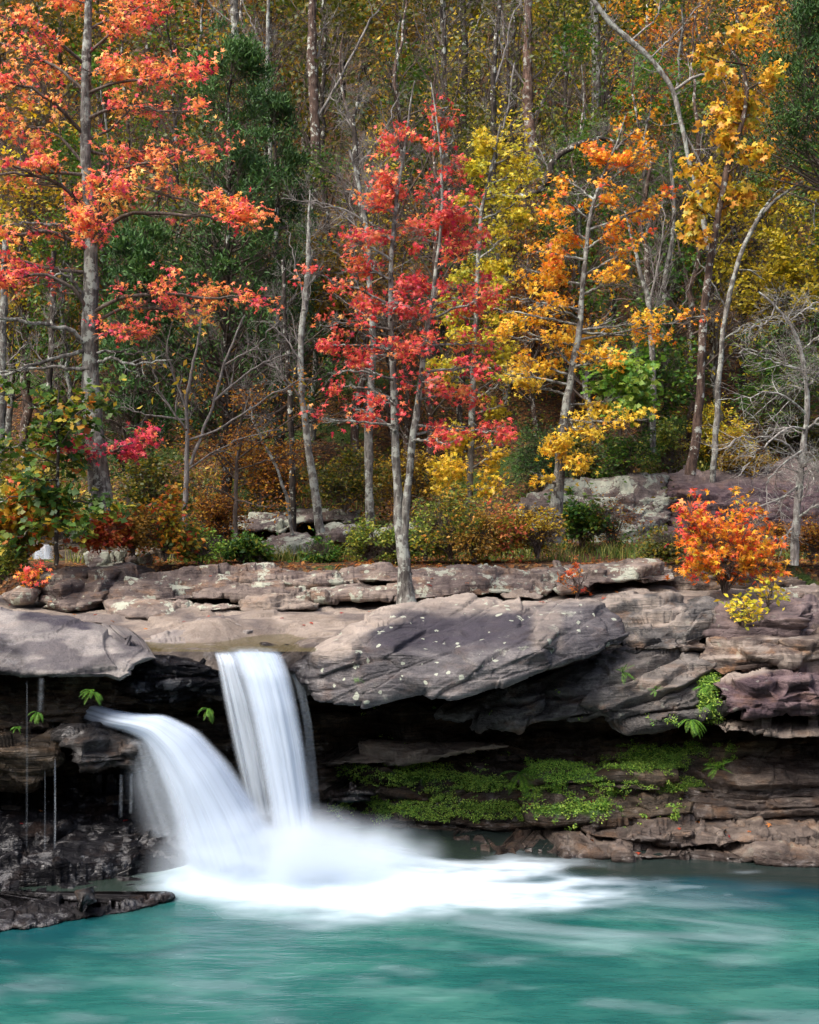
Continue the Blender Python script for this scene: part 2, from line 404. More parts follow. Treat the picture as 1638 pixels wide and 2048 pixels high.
# --- dark wet block carrying the lip of the fall
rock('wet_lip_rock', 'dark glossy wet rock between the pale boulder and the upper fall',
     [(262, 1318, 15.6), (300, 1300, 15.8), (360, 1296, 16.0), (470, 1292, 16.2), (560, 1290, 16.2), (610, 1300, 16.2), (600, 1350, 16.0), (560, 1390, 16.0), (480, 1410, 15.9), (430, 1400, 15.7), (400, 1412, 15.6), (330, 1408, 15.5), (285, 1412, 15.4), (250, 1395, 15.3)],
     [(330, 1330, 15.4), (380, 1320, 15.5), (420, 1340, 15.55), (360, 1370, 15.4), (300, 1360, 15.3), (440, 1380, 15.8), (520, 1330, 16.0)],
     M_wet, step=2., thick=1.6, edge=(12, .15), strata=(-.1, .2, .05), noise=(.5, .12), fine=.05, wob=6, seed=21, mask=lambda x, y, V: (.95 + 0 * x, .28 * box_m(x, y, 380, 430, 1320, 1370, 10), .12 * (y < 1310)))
rock('shadowed_ledge', 'black dripping rock layers tucked beneath the pale left boulder',
     [(-360, 1345, 15.5), (60, 1345, 15.5), (200, 1352, 15.6), (260, 1360, 15.7), (330, 1400, 15.7), (300, 1416, 15.6), (210, 1412, 15.4), (175, 1425, 15.3), (180, 1450, 15.3), (120, 1448, 15.2), (60, 1462, 15.0), (-360, 1470, 14.9)],
     [(120, 1390, 15.2), (0, 1400, 15.0), (230, 1385, 15.3)], M_dark, thick=1.2, edge=(10, .12), strata=(-.06, .16, .09), noise=(.6, .08), seed=23, mask=lambda x, y, V: (.8 + 0 * x, 0, 0))
rock('hanging_wet_block', 'rounded grey wet block hanging below the jet with water dripping off it',
     [(118, 1472, 14.6), (150, 1455, 14.9), (205, 1450, 15.1), (260, 1458, 15.1), (310, 1462, 15.1), (318, 1500, 14.9), (300, 1540, 14.7), (262, 1548, 14.6), (225, 1538, 14.5), (195, 1548, 14.4), (160, 1540, 14.3), (128, 1515, 14.35)],
     [(170, 1480, 14.45), (160, 1510, 14.25), (220, 1490, 14.6), (225, 1515, 14.5), (270, 1500, 14.6)],
     M_grey, step=2., thick=1.3, edge=(14, .2), noise=(.5, .08), fine=.03, wob=5, seed=25, mask=lambda x, y, V: (.55 + .45 * ss(1500, 1450, y), .15 + 0 * x, 0))
rock('dark_bank_rock', 'black rock mass at the left edge level with the jet',
     [(-360, 1455, 15.0), (60, 1452, 15.1), (115, 1462, 15.0), (122, 1500, 14.8), (110, 1550, 15.0), (60, 1570, 15.2), (-360, 1560, 15.2)], [(20, 1500, 14.6)],
     M_dark, thick=1.2, edge=(12, .2), strata=(-.05, .2, .06), noise=(.5, .1), seed=26, mask=lambda x, y, V: (.7 + 0 * x, 0, 0))

# --- back wall of the undercut (one long face)
def m_recess(pX, pY, V):
    nz = fbm(V[:, 0] * 1.5, V[:, 1] * 1.5, V[:, 2] * 5, 4, 33)
    nf = fbm(V[:, 0] * 7, V[:, 1] * 7, V[:, 2] * 12, 3, 35)
    moss = 1.05 * box_m(pX, pY, 770, 1030, 1535, 1590, 16) + .9 * box_m(pX, pY, 1050, 1230, 1540, 1570, 10)
    moss = np.maximum(moss, .95 * box_m(pX, pY, 1255, 1370, 1500, 1530, 10)); moss = np.maximum(moss, .9 * box_m(pX, pY, 1265, 1385, 1558, 1576, 8))
    moss = np.maximum(moss, .95 * box_m(pX, pY, 1055, 1220, 1605, 1630, 9))
    moss = np.maximum(moss, .60 * box_m(pX, pY, 620, 1240, 1520, 1635, 30)); moss = np.maximum(moss, .55 * box_m(pX, pY, 1240, 1480, 1490, 1590, 22))
    bnd = fbm(V[:, 0] * .9, V[:, 1] * 0, V[:, 2] * 15, 3, 39)
    moss = moss * (.66 + .7 * nz + .3 * nf + .9 * bnd)
    wet = np.clip(1.15 - ss(900, 1400, pX) * .95 + .4 * nz, .0, 1)
    return wet, moss, .5 * ss(1200, 1500, pX) * ss(.0, .35, nz) + .12 * ss(.1, .4, nf)
rock('undercut_wall', 'shadowed mossy rock wall in the undercut between the slab and the pool',
     [(560, 1380, 18.4), (800, 1370, 18.6), (1100, 1400, 18.5), (1300, 1420, 18.2), (2020, 1430, 17.6), (2020, 1730, 16.2), (1400, 1735, 16.0), (1100, 1735, 16.0), (800, 1735, 16.3), (560, 1740, 16.6)],
     [(700, 1520, 17.5), (900, 1500, 17.3), (1100, 1500, 17.2), (1300, 1490, 16.9), (1300, 1512, 16.5), (1500, 1490, 16.8), (800, 1560, 16.5), (950, 1560, 16.35), (1100, 1556, 16.4), (1300, 1562, 16.2), (1300, 1540, 16.6), (1500, 1560, 16.4), (900, 1620, 16.3), (1100, 1620, 16.4), (1300, 1620, 16.3), (1550, 1620, 16.0), (1000, 1670, 16.2), (700, 1650, 16.8)],
     M_dark, step=2.4, thick=.8, edge=(8, .1), strata=(.03, .20, .17), noise=(.9, .10), fine=.03, wob=4, seed=31, mask=m_recess, cat='rock wall')
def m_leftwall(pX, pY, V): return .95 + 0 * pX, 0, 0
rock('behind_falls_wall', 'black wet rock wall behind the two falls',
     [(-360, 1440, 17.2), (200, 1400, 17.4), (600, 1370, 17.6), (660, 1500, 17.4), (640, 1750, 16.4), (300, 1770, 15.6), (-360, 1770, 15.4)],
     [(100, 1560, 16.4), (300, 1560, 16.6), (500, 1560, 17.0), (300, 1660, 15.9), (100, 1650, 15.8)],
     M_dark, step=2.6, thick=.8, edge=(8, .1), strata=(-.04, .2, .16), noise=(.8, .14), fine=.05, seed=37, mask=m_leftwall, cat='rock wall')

# --- lens shaped rock & small wet ledges in the undercut
rock('lens_rock', 'brownish lens-shaped rock bedded in the dark undercut behind the upper fall',
     [(610, 1530, 17.2), (680, 1515, 16.9), (760, 1492, 16.9), (850, 1480, 16.9), (960, 1474, 16.9), (1010, 1480, 16.9), (1022, 1492, 16.7), (960, 1505, 16.5), (890, 1518, 16.5), (780, 1532, 16.6), (700, 1536, 16.8)], [(860, 1500, 16.5), (950, 1490, 16.55)],
     M_dark, thick=1., edge=(10, .2), noise=(.5, .05), seed=41, mask=lambda x, y, V: (.1 + 0 * x, .3 + 0 * x, .5 + 0 * x))
rock('wet_step', 'small flat wet ledge catching light right of the upper fall',
     [(632, 1577, 16.5), (700, 1570, 16.5), (752, 1572, 16.4), (752, 1586, 16.2), (745, 1608, 16.2), (690, 1612, 16.2), (640, 1606, 16.3)], [(700, 1582, 16.15)],
     M_wet, thick=1., edge=(6, .1), strata=(.05, .09, .06), noise=(.3, .05), seed=43, mask=lambda x, y, V: (1 + 0 * x, 0, .1))
rock('mossy_ledge', 'low rock ledge with moss cushions just right of the centre of the undercut',
     [(1040, 1600, 16.4), (1090, 1580, 16.5), (1200, 1574, 16.5), (1240, 1588, 16.4), (1330, 1584, 16.3), (1390, 1596, 16.2), (1395, 1630, 15.9), (1300, 1645, 15.7), (1180, 1640, 15.7), (1060, 1636, 15.8)],
     [(1150, 1605, 15.9), (1300, 1615, 15.8)], M_dark, thick=1.2, edge=(10, .15), strata=(.02, .14, .06), noise=(.5, .08), seed=45, mask=lambda x, y, V: (.75 + 0 * x, .22 + .45 * box_m(x, y, 1060, 1220, 1606, 1632, 14), .1))

rock('brown_wall_bed', 'rusty brown layered bed low on the cliff at the right edge, above the waterline shelf',
     [(1330, 1560, 16.9), (1400, 1500, 17.0), (1500, 1490, 17.0), (2020, 1480, 16.8), (2020, 1650, 15.9), (1500, 1648, 16.0), (1400, 1640, 16.1), (1300, 1625, 16.4)],
     [(1500, 1560, 16.2), (1620, 1560, 16.1), (1420, 1590, 16.3)], M_brown, step=2.2, thick=1., edge=(9, .15), strata=(.02, .13, .13), noise=(.5, .09), seed=47, mask=lambda x, y, V: (.5 + .3 * ss(1500, 1350, x), .1 + 0 * x, .15))
# --- lower shelves at the waterline on the right
rock('waterline_shelf', 'long brown rock shelf just above the pool at the right, scattered with fallen leaves',
     [(1160, 1650, 15.9), (1250, 1632, 16.2), (1420, 1628, 16.3), (1560, 1632, 16.2), (2020, 1640, 16.2), (2020, 1700, 15.0), (1560, 1692, 15.0), (1400, 1684, 15.1), (1260, 1682, 15.2), (1180, 1672, 15.4)],
     [(1300, 1655, 15.5), (1500, 1660, 15.5), (1640, 1665, 15.4)], M_brown, step=2.2, thick=1.5, edge=(9, .15), strata=(-.05, .10, .08), noise=(.7, .07), seed=51, mask=lambda x, y, V: (.25 + .4 * ss(1500, 1200, x), .18 + 0 * x, .22 + 0 * x))
rock('lowest_shelf', 'lowest rock shelf sloping into the pool at the right edge',
     [(860, 1700, 15.6), (960, 1672, 16.2), (1080, 1660, 16.3), (1200, 1664, 16.0), (1400, 1668, 15.7), (1560, 1680, 15.5), (2020, 1690, 15.3), (2020, 1750, 14.2), (1540, 1733, 14.6), (1400, 1722, 14.8), (1200, 1718, 14.9), (1000, 1722, 15.0), (880, 1725, 15.2)],
     [(1000, 1695, 15.4), (1200, 1692, 15.2), (1400, 1698, 15.1), (1550, 1706, 14.9)], M_brown, step=2.2, thick=1.5, edge=(9, .2), strata=(-.06, .09, .09), noise=(.7, .09), seed=53, mask=lambda x, y, V: (np.clip(.25 + .7 * ss(1690, 1722, y) + .6 * ss(1250, 1000, x), 0, 1), .1 + 0 * x, .2 + 0 * x))

# --- right-hand layered bedrock, several overlapping beds
dipm = lambda w, mo, pa: (lambda x, y, V: (w + 0 * x, mo + 0 * x, pa + 0 * x))
rock('dipping_bed', 'dark grey rock bed dipping under the big slab, broken into angular plates',
     [(880, 1432, 16.6), (960, 1405, 16.8), (1080, 1350, 16.9), (1240, 1290, 17.0), (1300, 1290, 17.0), (1440, 1330, 16.6), (1470, 1400, 16.3), (1440, 1432, 16.1), (1395, 1424, 16.0), (1350, 1440, 15.9), (1290, 1452, 15.9), (1225, 1455, 15.9), (1208, 1437, 16.0), (1130, 1452, 16.0), (1070, 1448, 16.1), (985, 1450, 16.2)],
     [(1050, 1400, 16.2), (1150, 1390, 16.0), (1210, 1420, 15.75), (1260, 1360, 16.1), (1350, 1370, 16.0), (1100, 1430, 16.1), (1300, 1420, 15.85)],
     M_grey, step=2.1, thick=1.4, edge=(9, .15), strata=(.30, .27, .16), noise=(.7, .08), fine=.03, seed=61,
     mask=lambda x, y, V: (.35 * ss(1300, 1000, x), .55 * box_m(x, y, 1390, 1440, 1350, 1440, 12) + .5 * box_m(x, y, 1290, 1360, 1432, 1450, 10), .25 * box_m(x, y, 1250, 1450, 1300, 1400, 40)))
rock('purple_block', 'purplish brown rock block with a pale top edge at the right side of the cliff',
     [(1420, 1365, 16.2), (1470, 1352, 16.2), (1540, 1330, 16.3), (1600, 1316, 16.3), (2020, 1312, 16.2), (2020, 1440, 15.5), (1660, 1430, 15.5), (1600, 1422, 15.5), (1540, 1432, 15.5), (1480, 1428, 15.6), (1462, 1410, 15.7), (1440, 1390, 15.9)],
     [(1520, 1362, 15.6), (1600, 1345, 15.6), (1560, 1395, 15.35), (1640, 1390, 15.3)],
     M_purple, step=2.1, thick=1.6, edge=(9, .12), strata=(.1, .3, .06), noise=(.7, .08), fine=.03, seed=63,
     mask=lambda x, y, V: (0 * x, 0 * x, .95 * ss(9, -5, y - np.interp(x, [1420, 1470, 1540, 1600, 1730], [1366, 1356, 1340, 1328, 1322]))))
rock('banded_bed', 'pale-edged brown rock bed lying on top of the purplish block at the right',
     [(1405, 1325, 16.6), (1430, 1290, 16.9), (1480, 1270, 17.0), (1560, 1262, 17.0), (2020, 1255, 16.9), (2020, 1325, 16.1), (1640, 1316, 16.1), (1560, 1328, 16.1), (1500, 1345, 16.1), (1440, 1355, 16.2)],
     [(1500, 1300, 16.2), (1600, 1290, 16.2)], M_brown, step=2.1, thick=1.4, edge=(9, .12), strata=(.08, .16, .08), noise=(.6, .07), seed=65,
     mask=lambda x, y, V: (0 * x, 0 * x, .8 * ss(.0, .3, fbm(x / 60, y / 9, y * 0, 3, 5))))
rock('upper_bed', 'brown upper rock bed at the right edge below the autumn shrub',
     [(1420, 1240, 17.2), (1445, 1212, 17.5), (1520, 1207, 17.7), (1620, 1202, 17.7), (2020, 1200, 17.7), (2020, 1275, 16.7), (1600, 1275, 16.7), (1500, 1283, 16.7), (1440, 1290, 16.8), (1405, 1272, 16.9)],
     [(1500, 1240, 16.9), (1600, 1235, 16.8)], M_purple, step=2.1, thick=1.6, edge=(9, .15), strata=(.06, .2, .09), noise=(.6, .07), seed=67, mask=dipm(0, .05, .2))
rock('stepped_grey_bed', 'pale grey stepped rock layers just right of the big slab',
     [(1195, 1215, 17.7), (1260, 1199, 17.9), (1350, 1197, 17.9), (1430, 1202, 17.8), (1462, 1216, 17.6), (1450, 1250, 17.2), (1420, 1285, 16.9), (1410, 1300, 16.7), (1330, 1302, 16.5), (1270, 1306, 16.3), (1235, 1310, 16.3), (1240, 1270, 16.9)],
     [(1290, 1240, 17.1), (1360, 1245, 17.0), (1300, 1275, 16.6), (1380, 1275, 16.7), (1330, 1215, 17.4)],
     M_grey, step=2., thick=1.4, edge=(8, .12), strata=(.12, .14, .12), noise=(.4, .08), fine=.03, seed=69, mask=lambda x, y, V: (0 * x, 0 * x, .75 * ss(-.15, .25, fbm(x / 50, y / 14, y * 0, 3, 9))))
rock('thin_brown_ledge', 'thin ochre ledge jutting out beneath the purplish block',
     [(1425, 1442, 16.0), (1480, 1434, 16.1), (1560, 1440, 16.0), (2020, 1436, 15.9), (2020, 1462, 15.4), (1620, 1460, 15.4), (1540, 1466, 15.4), (1450, 1458, 15.6)], [(1540, 1452, 15.45)],
     M_brown, thick=1.4, edge=(6, .12), strata=(.02, .1, .05), noise=(.4, .06), seed=71, mask=dipm(0, .1, .5))

# --- left foot: black wet steps and shore slab
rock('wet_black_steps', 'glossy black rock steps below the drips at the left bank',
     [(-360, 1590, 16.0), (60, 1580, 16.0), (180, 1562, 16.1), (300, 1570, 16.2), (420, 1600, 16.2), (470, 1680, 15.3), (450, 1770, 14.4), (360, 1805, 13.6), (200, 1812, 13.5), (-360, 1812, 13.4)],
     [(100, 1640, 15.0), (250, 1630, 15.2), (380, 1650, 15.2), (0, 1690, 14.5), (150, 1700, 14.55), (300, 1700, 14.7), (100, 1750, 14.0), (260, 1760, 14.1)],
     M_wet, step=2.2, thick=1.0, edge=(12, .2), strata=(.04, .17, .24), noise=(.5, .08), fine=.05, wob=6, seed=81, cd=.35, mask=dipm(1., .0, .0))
rock('shore_slab', 'low flat wet ledge lying at the water edge in the lower left corner',
     [(-360, 1822, 12.85), (-90, 1818, 12.92), (0, 1812, 13.02), (70, 1806, 13.12), (110, 1800, 13.22), (150, 1806, 13.12), (200, 1816, 12.96), (250, 1810, 13.06), (300, 1796, 13.32), (338, 1790, 13.42), (348, 1798, 13.38), (300, 1814, 13.12), (240, 1829, 12.88), (150, 1841, 12.68), (60, 1855, 12.47), (-90, 1876, 12.16), (-360, 1910, 11.7)],
     [(60, 1830, 12.75), (150, 1824, 12.82), (0, 1836, 12.66), (100, 1818, 12.92)],
     M_wet, step=1.8, thick=.12, edge=(5, .04), chis=.06, chs=(.3, .3), noise=(.25, .07), fine=.03, wob=12, seed=88, cd=1., mask=lambda x, y, V: (.85 + 0 * x, .22 * box_m(x, y, 60, 150, 1800, 1835, 16) + .15, .06))
rock('shore_stone', 'small rounded wet stone on the shore slab in the lower left',
     [(142, 1808, 12.85), (152, 1798, 12.9), (168, 1796, 12.9), (182, 1802, 12.85), (184, 1813, 12.78), (170, 1821, 12.7), (150, 1819, 12.72)], [(163, 1807, 12.62)],
     M_grey, step=1.6, thick=.25, edge=(8, .08), noise=(.2, .02), wob=1.5, seed=85, mask=dipm(.8, 0, 0))

# --- second tier of ledges across the stream
rock('long_ledge', 'long purplish lichen-marked ledge across the stream left of the red tree',
     [(66, 1180, 19.5), (72, 1155, 19.8), (140, 1144, 19.9), (180, 1150, 19.9), (240, 1140, 20.0), (400, 1136, 20.1), (580, 1138, 20.1), (700, 1134, 20.1), (815, 1132, 20.0), (815, 1168, 19.7), (700, 1166, 19.6), (560, 1170, 19.5), (480, 1178, 19.4), (400, 1196, 19.2), (330, 1204, 19.1), (210, 1208, 19.0), (150, 1222, 18.8), (85, 1214, 19.0)],
     [(120, 1180, 19.0), (200, 1170, 19.2), (300, 1168, 19.4), (450, 1155, 19.6), (650, 1150, 19.8)],
     M_tier, step=2., thick=1.5, edge=(8, .15), strata=(.02, .24, .06), noise=(.7, .08), seed=91, mask=dipm(0, .05, .12))
rock('lower_long_ledge', 'thin stacked ledges under the long lichen-marked ledge by the red tree',
     [(385, 1182, 19.4), (480, 1172, 19.5), (600, 1162, 19.6), (815, 1158, 19.7), (815, 1196, 19.2), (740, 1198, 19.1), (620, 1196, 19.1), (520, 1194, 19.1), (440, 1196, 19.1), (380, 1200, 19.1)],
     [(600, 1180, 19.2)], M_tier, step=2., thick=1.2, edge=(6, .1), strata=(.0, .13, .12), noise=(.5, .06), seed=93, mask=dipm(0, .05, .3))
rock('end_ledge_rock', 'small brown rock at the far left end of the stream ledge',
     [(8, 1188, 19.4), (30, 1168, 19.6), (64, 1166, 19.6), (74, 1185, 19.3), (66, 1204, 19.0), (30, 1206, 19.0), (10, 1200, 19.2)], [(40, 1186, 19.0)], M_tier, thick=.8, edge=(8, .12), noise=(.3, .06), seed=95, mask=dipm(0, .1, .3))
rock('low_lichened_rock', 'knobbly grey rock row sitting low beneath the long ledge at the left',
     [(192, 1226, 18.7), (210, 1210, 18.9), (280, 1204, 18.9), (330, 1203, 18.9), (400, 1206, 18.8), (470, 1202, 18.8), (485, 1214, 18.6), (430, 1222, 18.5), (390, 1232, 18.4), (350, 1238, 18.3), (270, 1250, 18.2), (225, 1244, 18.3)],
     [(270, 1228, 18.3), (400, 1214, 18.5)], M_tier, thick=1., edge=(8, .15), strata=(0, .2, .04), noise=(.4, .08), seed=97, mask=dipm(0, 0, .35))
rock('ochre_rock', 'ochre undercut rock lying on the pale stream bed below the ledge',
     [(468, 1212, 18.9), (500, 1196, 19.0), (560, 1194, 19.0), (610, 1198, 19.0), (640, 1208, 18.9), (620, 1218, 18.6), (560, 1222, 18.5), (520, 1228, 18.4), (480, 1226, 18.5)], [(540, 1208, 18.5)],
     M_brown, thick=.8, edge=(7, .12), strata=(.02, .15, .05), noise=(.4, .07), seed=99, mask=dipm(0, 0, .55))
rock('middle_ledge', 'lichen-patched ledge between the red tree and the low undercut ledge',
     [(812, 1140, 20.0), (900, 1132, 20.1), (1000, 1134, 20.1), (1100, 1128, 20.2), (1120, 1150, 19.9), (1110, 1175, 19.5), (1100, 1192, 19.3), (1000, 1186, 19.2), (900, 1192, 19.1), (812, 1198, 19.0)],
     [(950, 1160, 19.5)], M_tier, step=2., thick=1.4, edge=(7, .12), strata=(.0, .2, .1), noise=(.6, .08), seed=101, mask=dipm(0, .15, .1))
rock('undercut_ledge', 'brown ledge with a shadowed hollow under it left of the orange shrub',
     [(1095, 1150, 19.8), (1110, 1128, 20.2), (1200, 1122, 20.2), (1310, 1126, 20.1), (1345, 1140, 19.9), (1350, 1160, 19.5), (1290, 1166, 19.3), (1215, 1164, 19.2), (1165, 1176, 19.2), (1120, 1180, 19.2)],
     [(1200, 1144, 19.4), (1290, 1146, 19.4)], M_tier, step=2., thick=1.4, edge=(7, .12), strata=(.05, .2, .06), noise=(.5, .07), seed=103, mask=dipm(0, .05, .2))
rock('hollow_wall', 'dark brown wall inside the hollow beneath the ledge behind the orange shrub',
     [(1085, 1165, 20.0), (1600, 1150, 20.1), (1600, 1212, 19.8), (1085, 1206, 19.8)], [], M_brown, thick=.8, edge=(5, .1), strata=(.0, .22, .08), noise=(.5, .1), seed=105, mask=dipm(.3, .15, 0))
rock('right_end_ledge', 'flat grey ledge end at the right edge beyond the orange shrub',
     [(1540, 1186, 19.3), (1580, 1172, 19.5), (1640, 1162, 19.7), (2020, 1160, 19.7), (2020, 1204, 18.9), (1620, 1204, 18.9), (1560, 1200, 19.0)], [(1640, 1184, 19.1)], M_tier, thick=1.2, edge=(8, .15), strata=(.1, .2, .04), noise=(.4, .06), seed=107, mask=dipm(0, .05, .4))
rock('small_flat_rock', 'small tan flat rock on the ledge right behind the big slab crest',
     [(1000, 1190, 18.9), (1030, 1182, 19.0), (1070, 1181, 19.0), (1090, 1188, 18.9), (1085, 1197, 18.7), (1010, 1198, 18.7)], [(1045, 1189, 18.7)], M_tan, thick=.5, edge=(5, .08), noise=(.3, .04), wob=2, seed=109)

# --- third tier: boulders and the lichened bluff below the wood
def m_bl(x, y, V): return 0 * x, .25 * ss(1000, 960, y) + 0 * x, .35 * ss(985, 960, y)
rock('lichened_bluff', 'broad rock bluff crusted with pale green lichen below the wood, right of centre',
     [(1010, 1060, 24.6), (1035, 1015, 25.0), (1060, 985, 25.4), (1140, 966, 25.8), (1220, 962, 26.0), (1330, 952, 26.2), (1345, 985, 25.6), (1340, 1050, 25.0), (1335, 1110, 24.4), (1200, 1120, 24.2), (1060, 1118, 24.2), (1015, 1100, 24.3)],
     [(1120, 1000, 25.2), (1230, 992, 25.3), (1150, 1050, 24.7), (1270, 1060, 24.7)], M_lich, step=2.2, thick=3., edge=(12, .3), strata=(.05, .5, .10), noise=(.9, .2), fine=.05, seed=111, mask=m_bl, cat='rock bluff')
rock('purple_bluff', 'smooth purplish brown bluff with a pale lichen patch behind the orange shrub',
     [(1325, 970, 26.0), (1335, 950, 26.3), (1420, 935, 26.6), (1520, 925, 27.0), (2020, 915, 27.2), (2020, 1120, 24.0), (1560, 1125, 24.2), (1330, 1112, 24.5)],
     [(1400, 985, 25.3), (1500, 985, 25.3), (1420, 1050, 24.8), (1600, 1000, 25.4), (1600, 1060, 24.8)], M_purple, step=2.2, thick=3., edge=(10, .3), strata=(.04, .55, .14), noise=(1.1, .12), seed=113,
     mask=lambda x, y, V: (0 * x, .1 + 0 * x, .3 * ss(980, 950, y)), cat='rock bluff')
rock('white_boulder', 'rounded boulder whitened by lichen between the grey trunks left of the red tree',
     [(638, 1075, 23.2), (640, 1052, 23.4), (670, 1044, 23.5), (715, 1048, 23.5), (800, 1042, 23.6), (860, 1060, 23.5), (850, 1090, 23.0), (700, 1096, 22.8), (650, 1092, 22.9)], [(690, 1066, 22.8), (780, 1066, 22.9)], M_lich, thick=1.6, edge=(10, .25), noise=(.5, .12), seed=115)
rock('flat_grey_rock', 'flat pale grey rock slab lying behind the bushes left of the grey trunks',
     [(430, 1052, 24.2), (450, 1030, 24.6), (540, 1022, 24.8), (640, 1016, 25.0), (720, 1022, 25.0), (715, 1042, 24.6), (620, 1046, 24.4), (560, 1064, 24.0), (500, 1062, 24.0), (440, 1068, 24.0)],
     [(560, 1040, 24.3)], M_lich, thick=2., edge=(9, .2), strata=(0, .3, .08), noise=(.6, .12), seed=117)
rock('round_lichened_rock', 'low round lichened rock at the foot of the grey leaning trunk',
     [(505, 1106, 22.4), (520, 1085, 22.6), (565, 1072, 22.8), (615, 1068, 22.8), (636, 1082, 22.6), (630, 1104, 22.2), (590, 1112, 22.0), (530, 1114, 22.1)], [(580, 1090, 22.2)], M_lich, thick=1.2, edge=(10, .25), noise=(.4, .08), seed=119)
rock('grey_block', 'squarish grey lichened block near the little cascade at far left',
     [(168, 1128, 20.9), (172, 1108, 21.1), (200, 1104, 21.2), (240, 1103, 21.2), (256, 1112, 21.1), (252, 1138, 20.7), (210, 1142, 20.6), (175, 1142, 20.7)], [(200, 1122, 20.7), (235, 1124, 20.7)], M_lich, thick=.9, edge=(8, .12), noise=(.3, .05), seed=121)
rock('small_grey_block', 'smaller grey block leaning beside the squarish lichened block',
     [(254, 1136, 20.9), (256, 1114, 21.1), (285, 1108, 21.2), (310, 1122, 21.0), (305, 1140, 20.8)], [(280, 1126, 20.8)], M_tier, thick=.8, edge=(8, .12), noise=(.3, .05), seed=123)
rock('cascade_wall', 'black wet rock wall holding the little cascade at far left',
     [(-360, 1075, 23.0), (40, 1070, 23.2), (180, 1062, 23.4), (250, 1075, 23.2), (440, 1060, 23.4), (450, 1130, 22.4), (250, 1142, 22.2), (-360, 1150, 22.2)], [(60, 1110, 22.6), (250, 1110, 22.7)], M_dark, thick=1.5, edge=(8, .2), strata=(0, .3, .2), noise=(.6, .15), seed=125, mask=dipm(.7, .1, 0))

# ------------------------------------------------------------------ pale rock shelf the stream runs over
def shelf():
    xs = np.arange(-9, 9.01, .035); t = np.linspace(0, 1, 150)
    Xf = xs
    # front edge distance by x, traced along the cliff top
    pxs = [-200, 0, 230, 300, 420, 560, 600, 700, 1000, 1250, 1450, 1720, 2200]
    Df = [15.6, 15.7, 15.6, 15.9, 15.75, 15.75, 15.9, 16.2, 17.0, 17.6, 17.6, 17.6, 17.6]
    xw = [(p - CX) / F * d for p, d in zip(pxs, Df)]
    yf = np.interp(Xf, xw, Df)
    X = np.repeat(Xf[:, None], len(t), 1)
    Y = yf[:, None] + (21.5 - yf)[:, None] * t[None, :] ** 1.15
    base = 2.36 + .05 * (Y - 15.8)
    px = CX + X / Y * F
    n1 = fbm(X / 1.6, Y / 2.2, X * 0, 4, 55)
    Z = base + .10 * n1 + .05 * ss(-.1, .1, fbm(X / .9, Y / 1.2, X * 0 + 4, 3, 58)) + .012 * ridged(X * 4, Y * 4, X * 0, 3, 59)
    ch_, ce_ = chisel(X, Y * 1., .9, .7, 66)
    Z = Z + .05 * ch_ - .03 * np.exp(-(ce_ / .03) ** 2)
    # knoll left of the lip, trough of the stream
    def bump(x, y, rx, ry, h):
        return h * np.exp(-((X - x) / rx) ** 2 - ((Y - y) / ry) ** 2)
    k = P(415, 1260, 17.2)
    Z = Z + bump(k[0], 17.2, .45, .5, .16)
    s = P(500, 1290, 15.8)
    Z = Z - bump(s[0], 15.7, .50, 1.0, .20) - bump(P(560, 1275, 17)[0], 17.0, .6, .5, .10) - bump(P(270, 1275, 16.3)[0], 16.4, .30, .35, .14) - bump(P(360, 1285, 16.)[0], 16.1, .5, .22, .10)
    Z = Z + .22 * ss(16.3, 19, Y) * ss(900, 1300, px)
    Z = Z - .25 * np.clip(1 - t[None, :] * 22, 0, 1) ** 2
    H, W = X.shape
    i = np.arange(H * W).reshape(H, W)
    q = np.stack([i[:-1, :-1], i[1:, :-1], i[1:, 1:], i[:-1, 1:]], -1).reshape(-1, 4)
    V = np.stack([X, Y, Z], -1).reshape(-1, 3)
    # front and underside
    n = len(V)
    front = V[i[:, 0]].copy(); f2 = front.copy(); f2[:, 2] -= .35; f2[:, 1] += .12 + .08 * fbm(f2[:, 0] * 2, f2[:, 0] * 0, f2[:, 0] * 0, 2, 4)
    f3 = f2.copy(); f3[:, 1] = 18.6; f3[:, 2] -= .05
    V = np.concatenate([V, f2, f3])
    a = i[:, 0]; b = n + np.arange(H); c = n + H + np.arange(H)
    q = np.concatenate([q, np.stack([a[:-1], b[:-1], b[1:], a[1:]], 1), np.stack([b[:-1], c[:-1], c[1:], b[1:]], 1)])
    mk = np.zeros((len(V), 4)); mk[:, 2] = .35; mk[:, 3] = .6 * ss(.0, .35, fbm(V[:, 0] / .7, V[:, 1] / .5, V[:, 2] * 0, 4, 67))
    wetm = np.exp(-((V[:, 0] - s[0]) / .8) ** 2 - ((V[:, 1] - 16.) / .9) ** 2)
    mk[:, 0] = np.clip(wetm * 1.2, 0, .9)
    o = mesh_obj('stream_shelf', V, q, M_tan, attrs={'mk': mk})
    tag(o, 'pale tan sandstone shelf the stream crosses before it drops over the lip', 'rock shelf')
shelf()
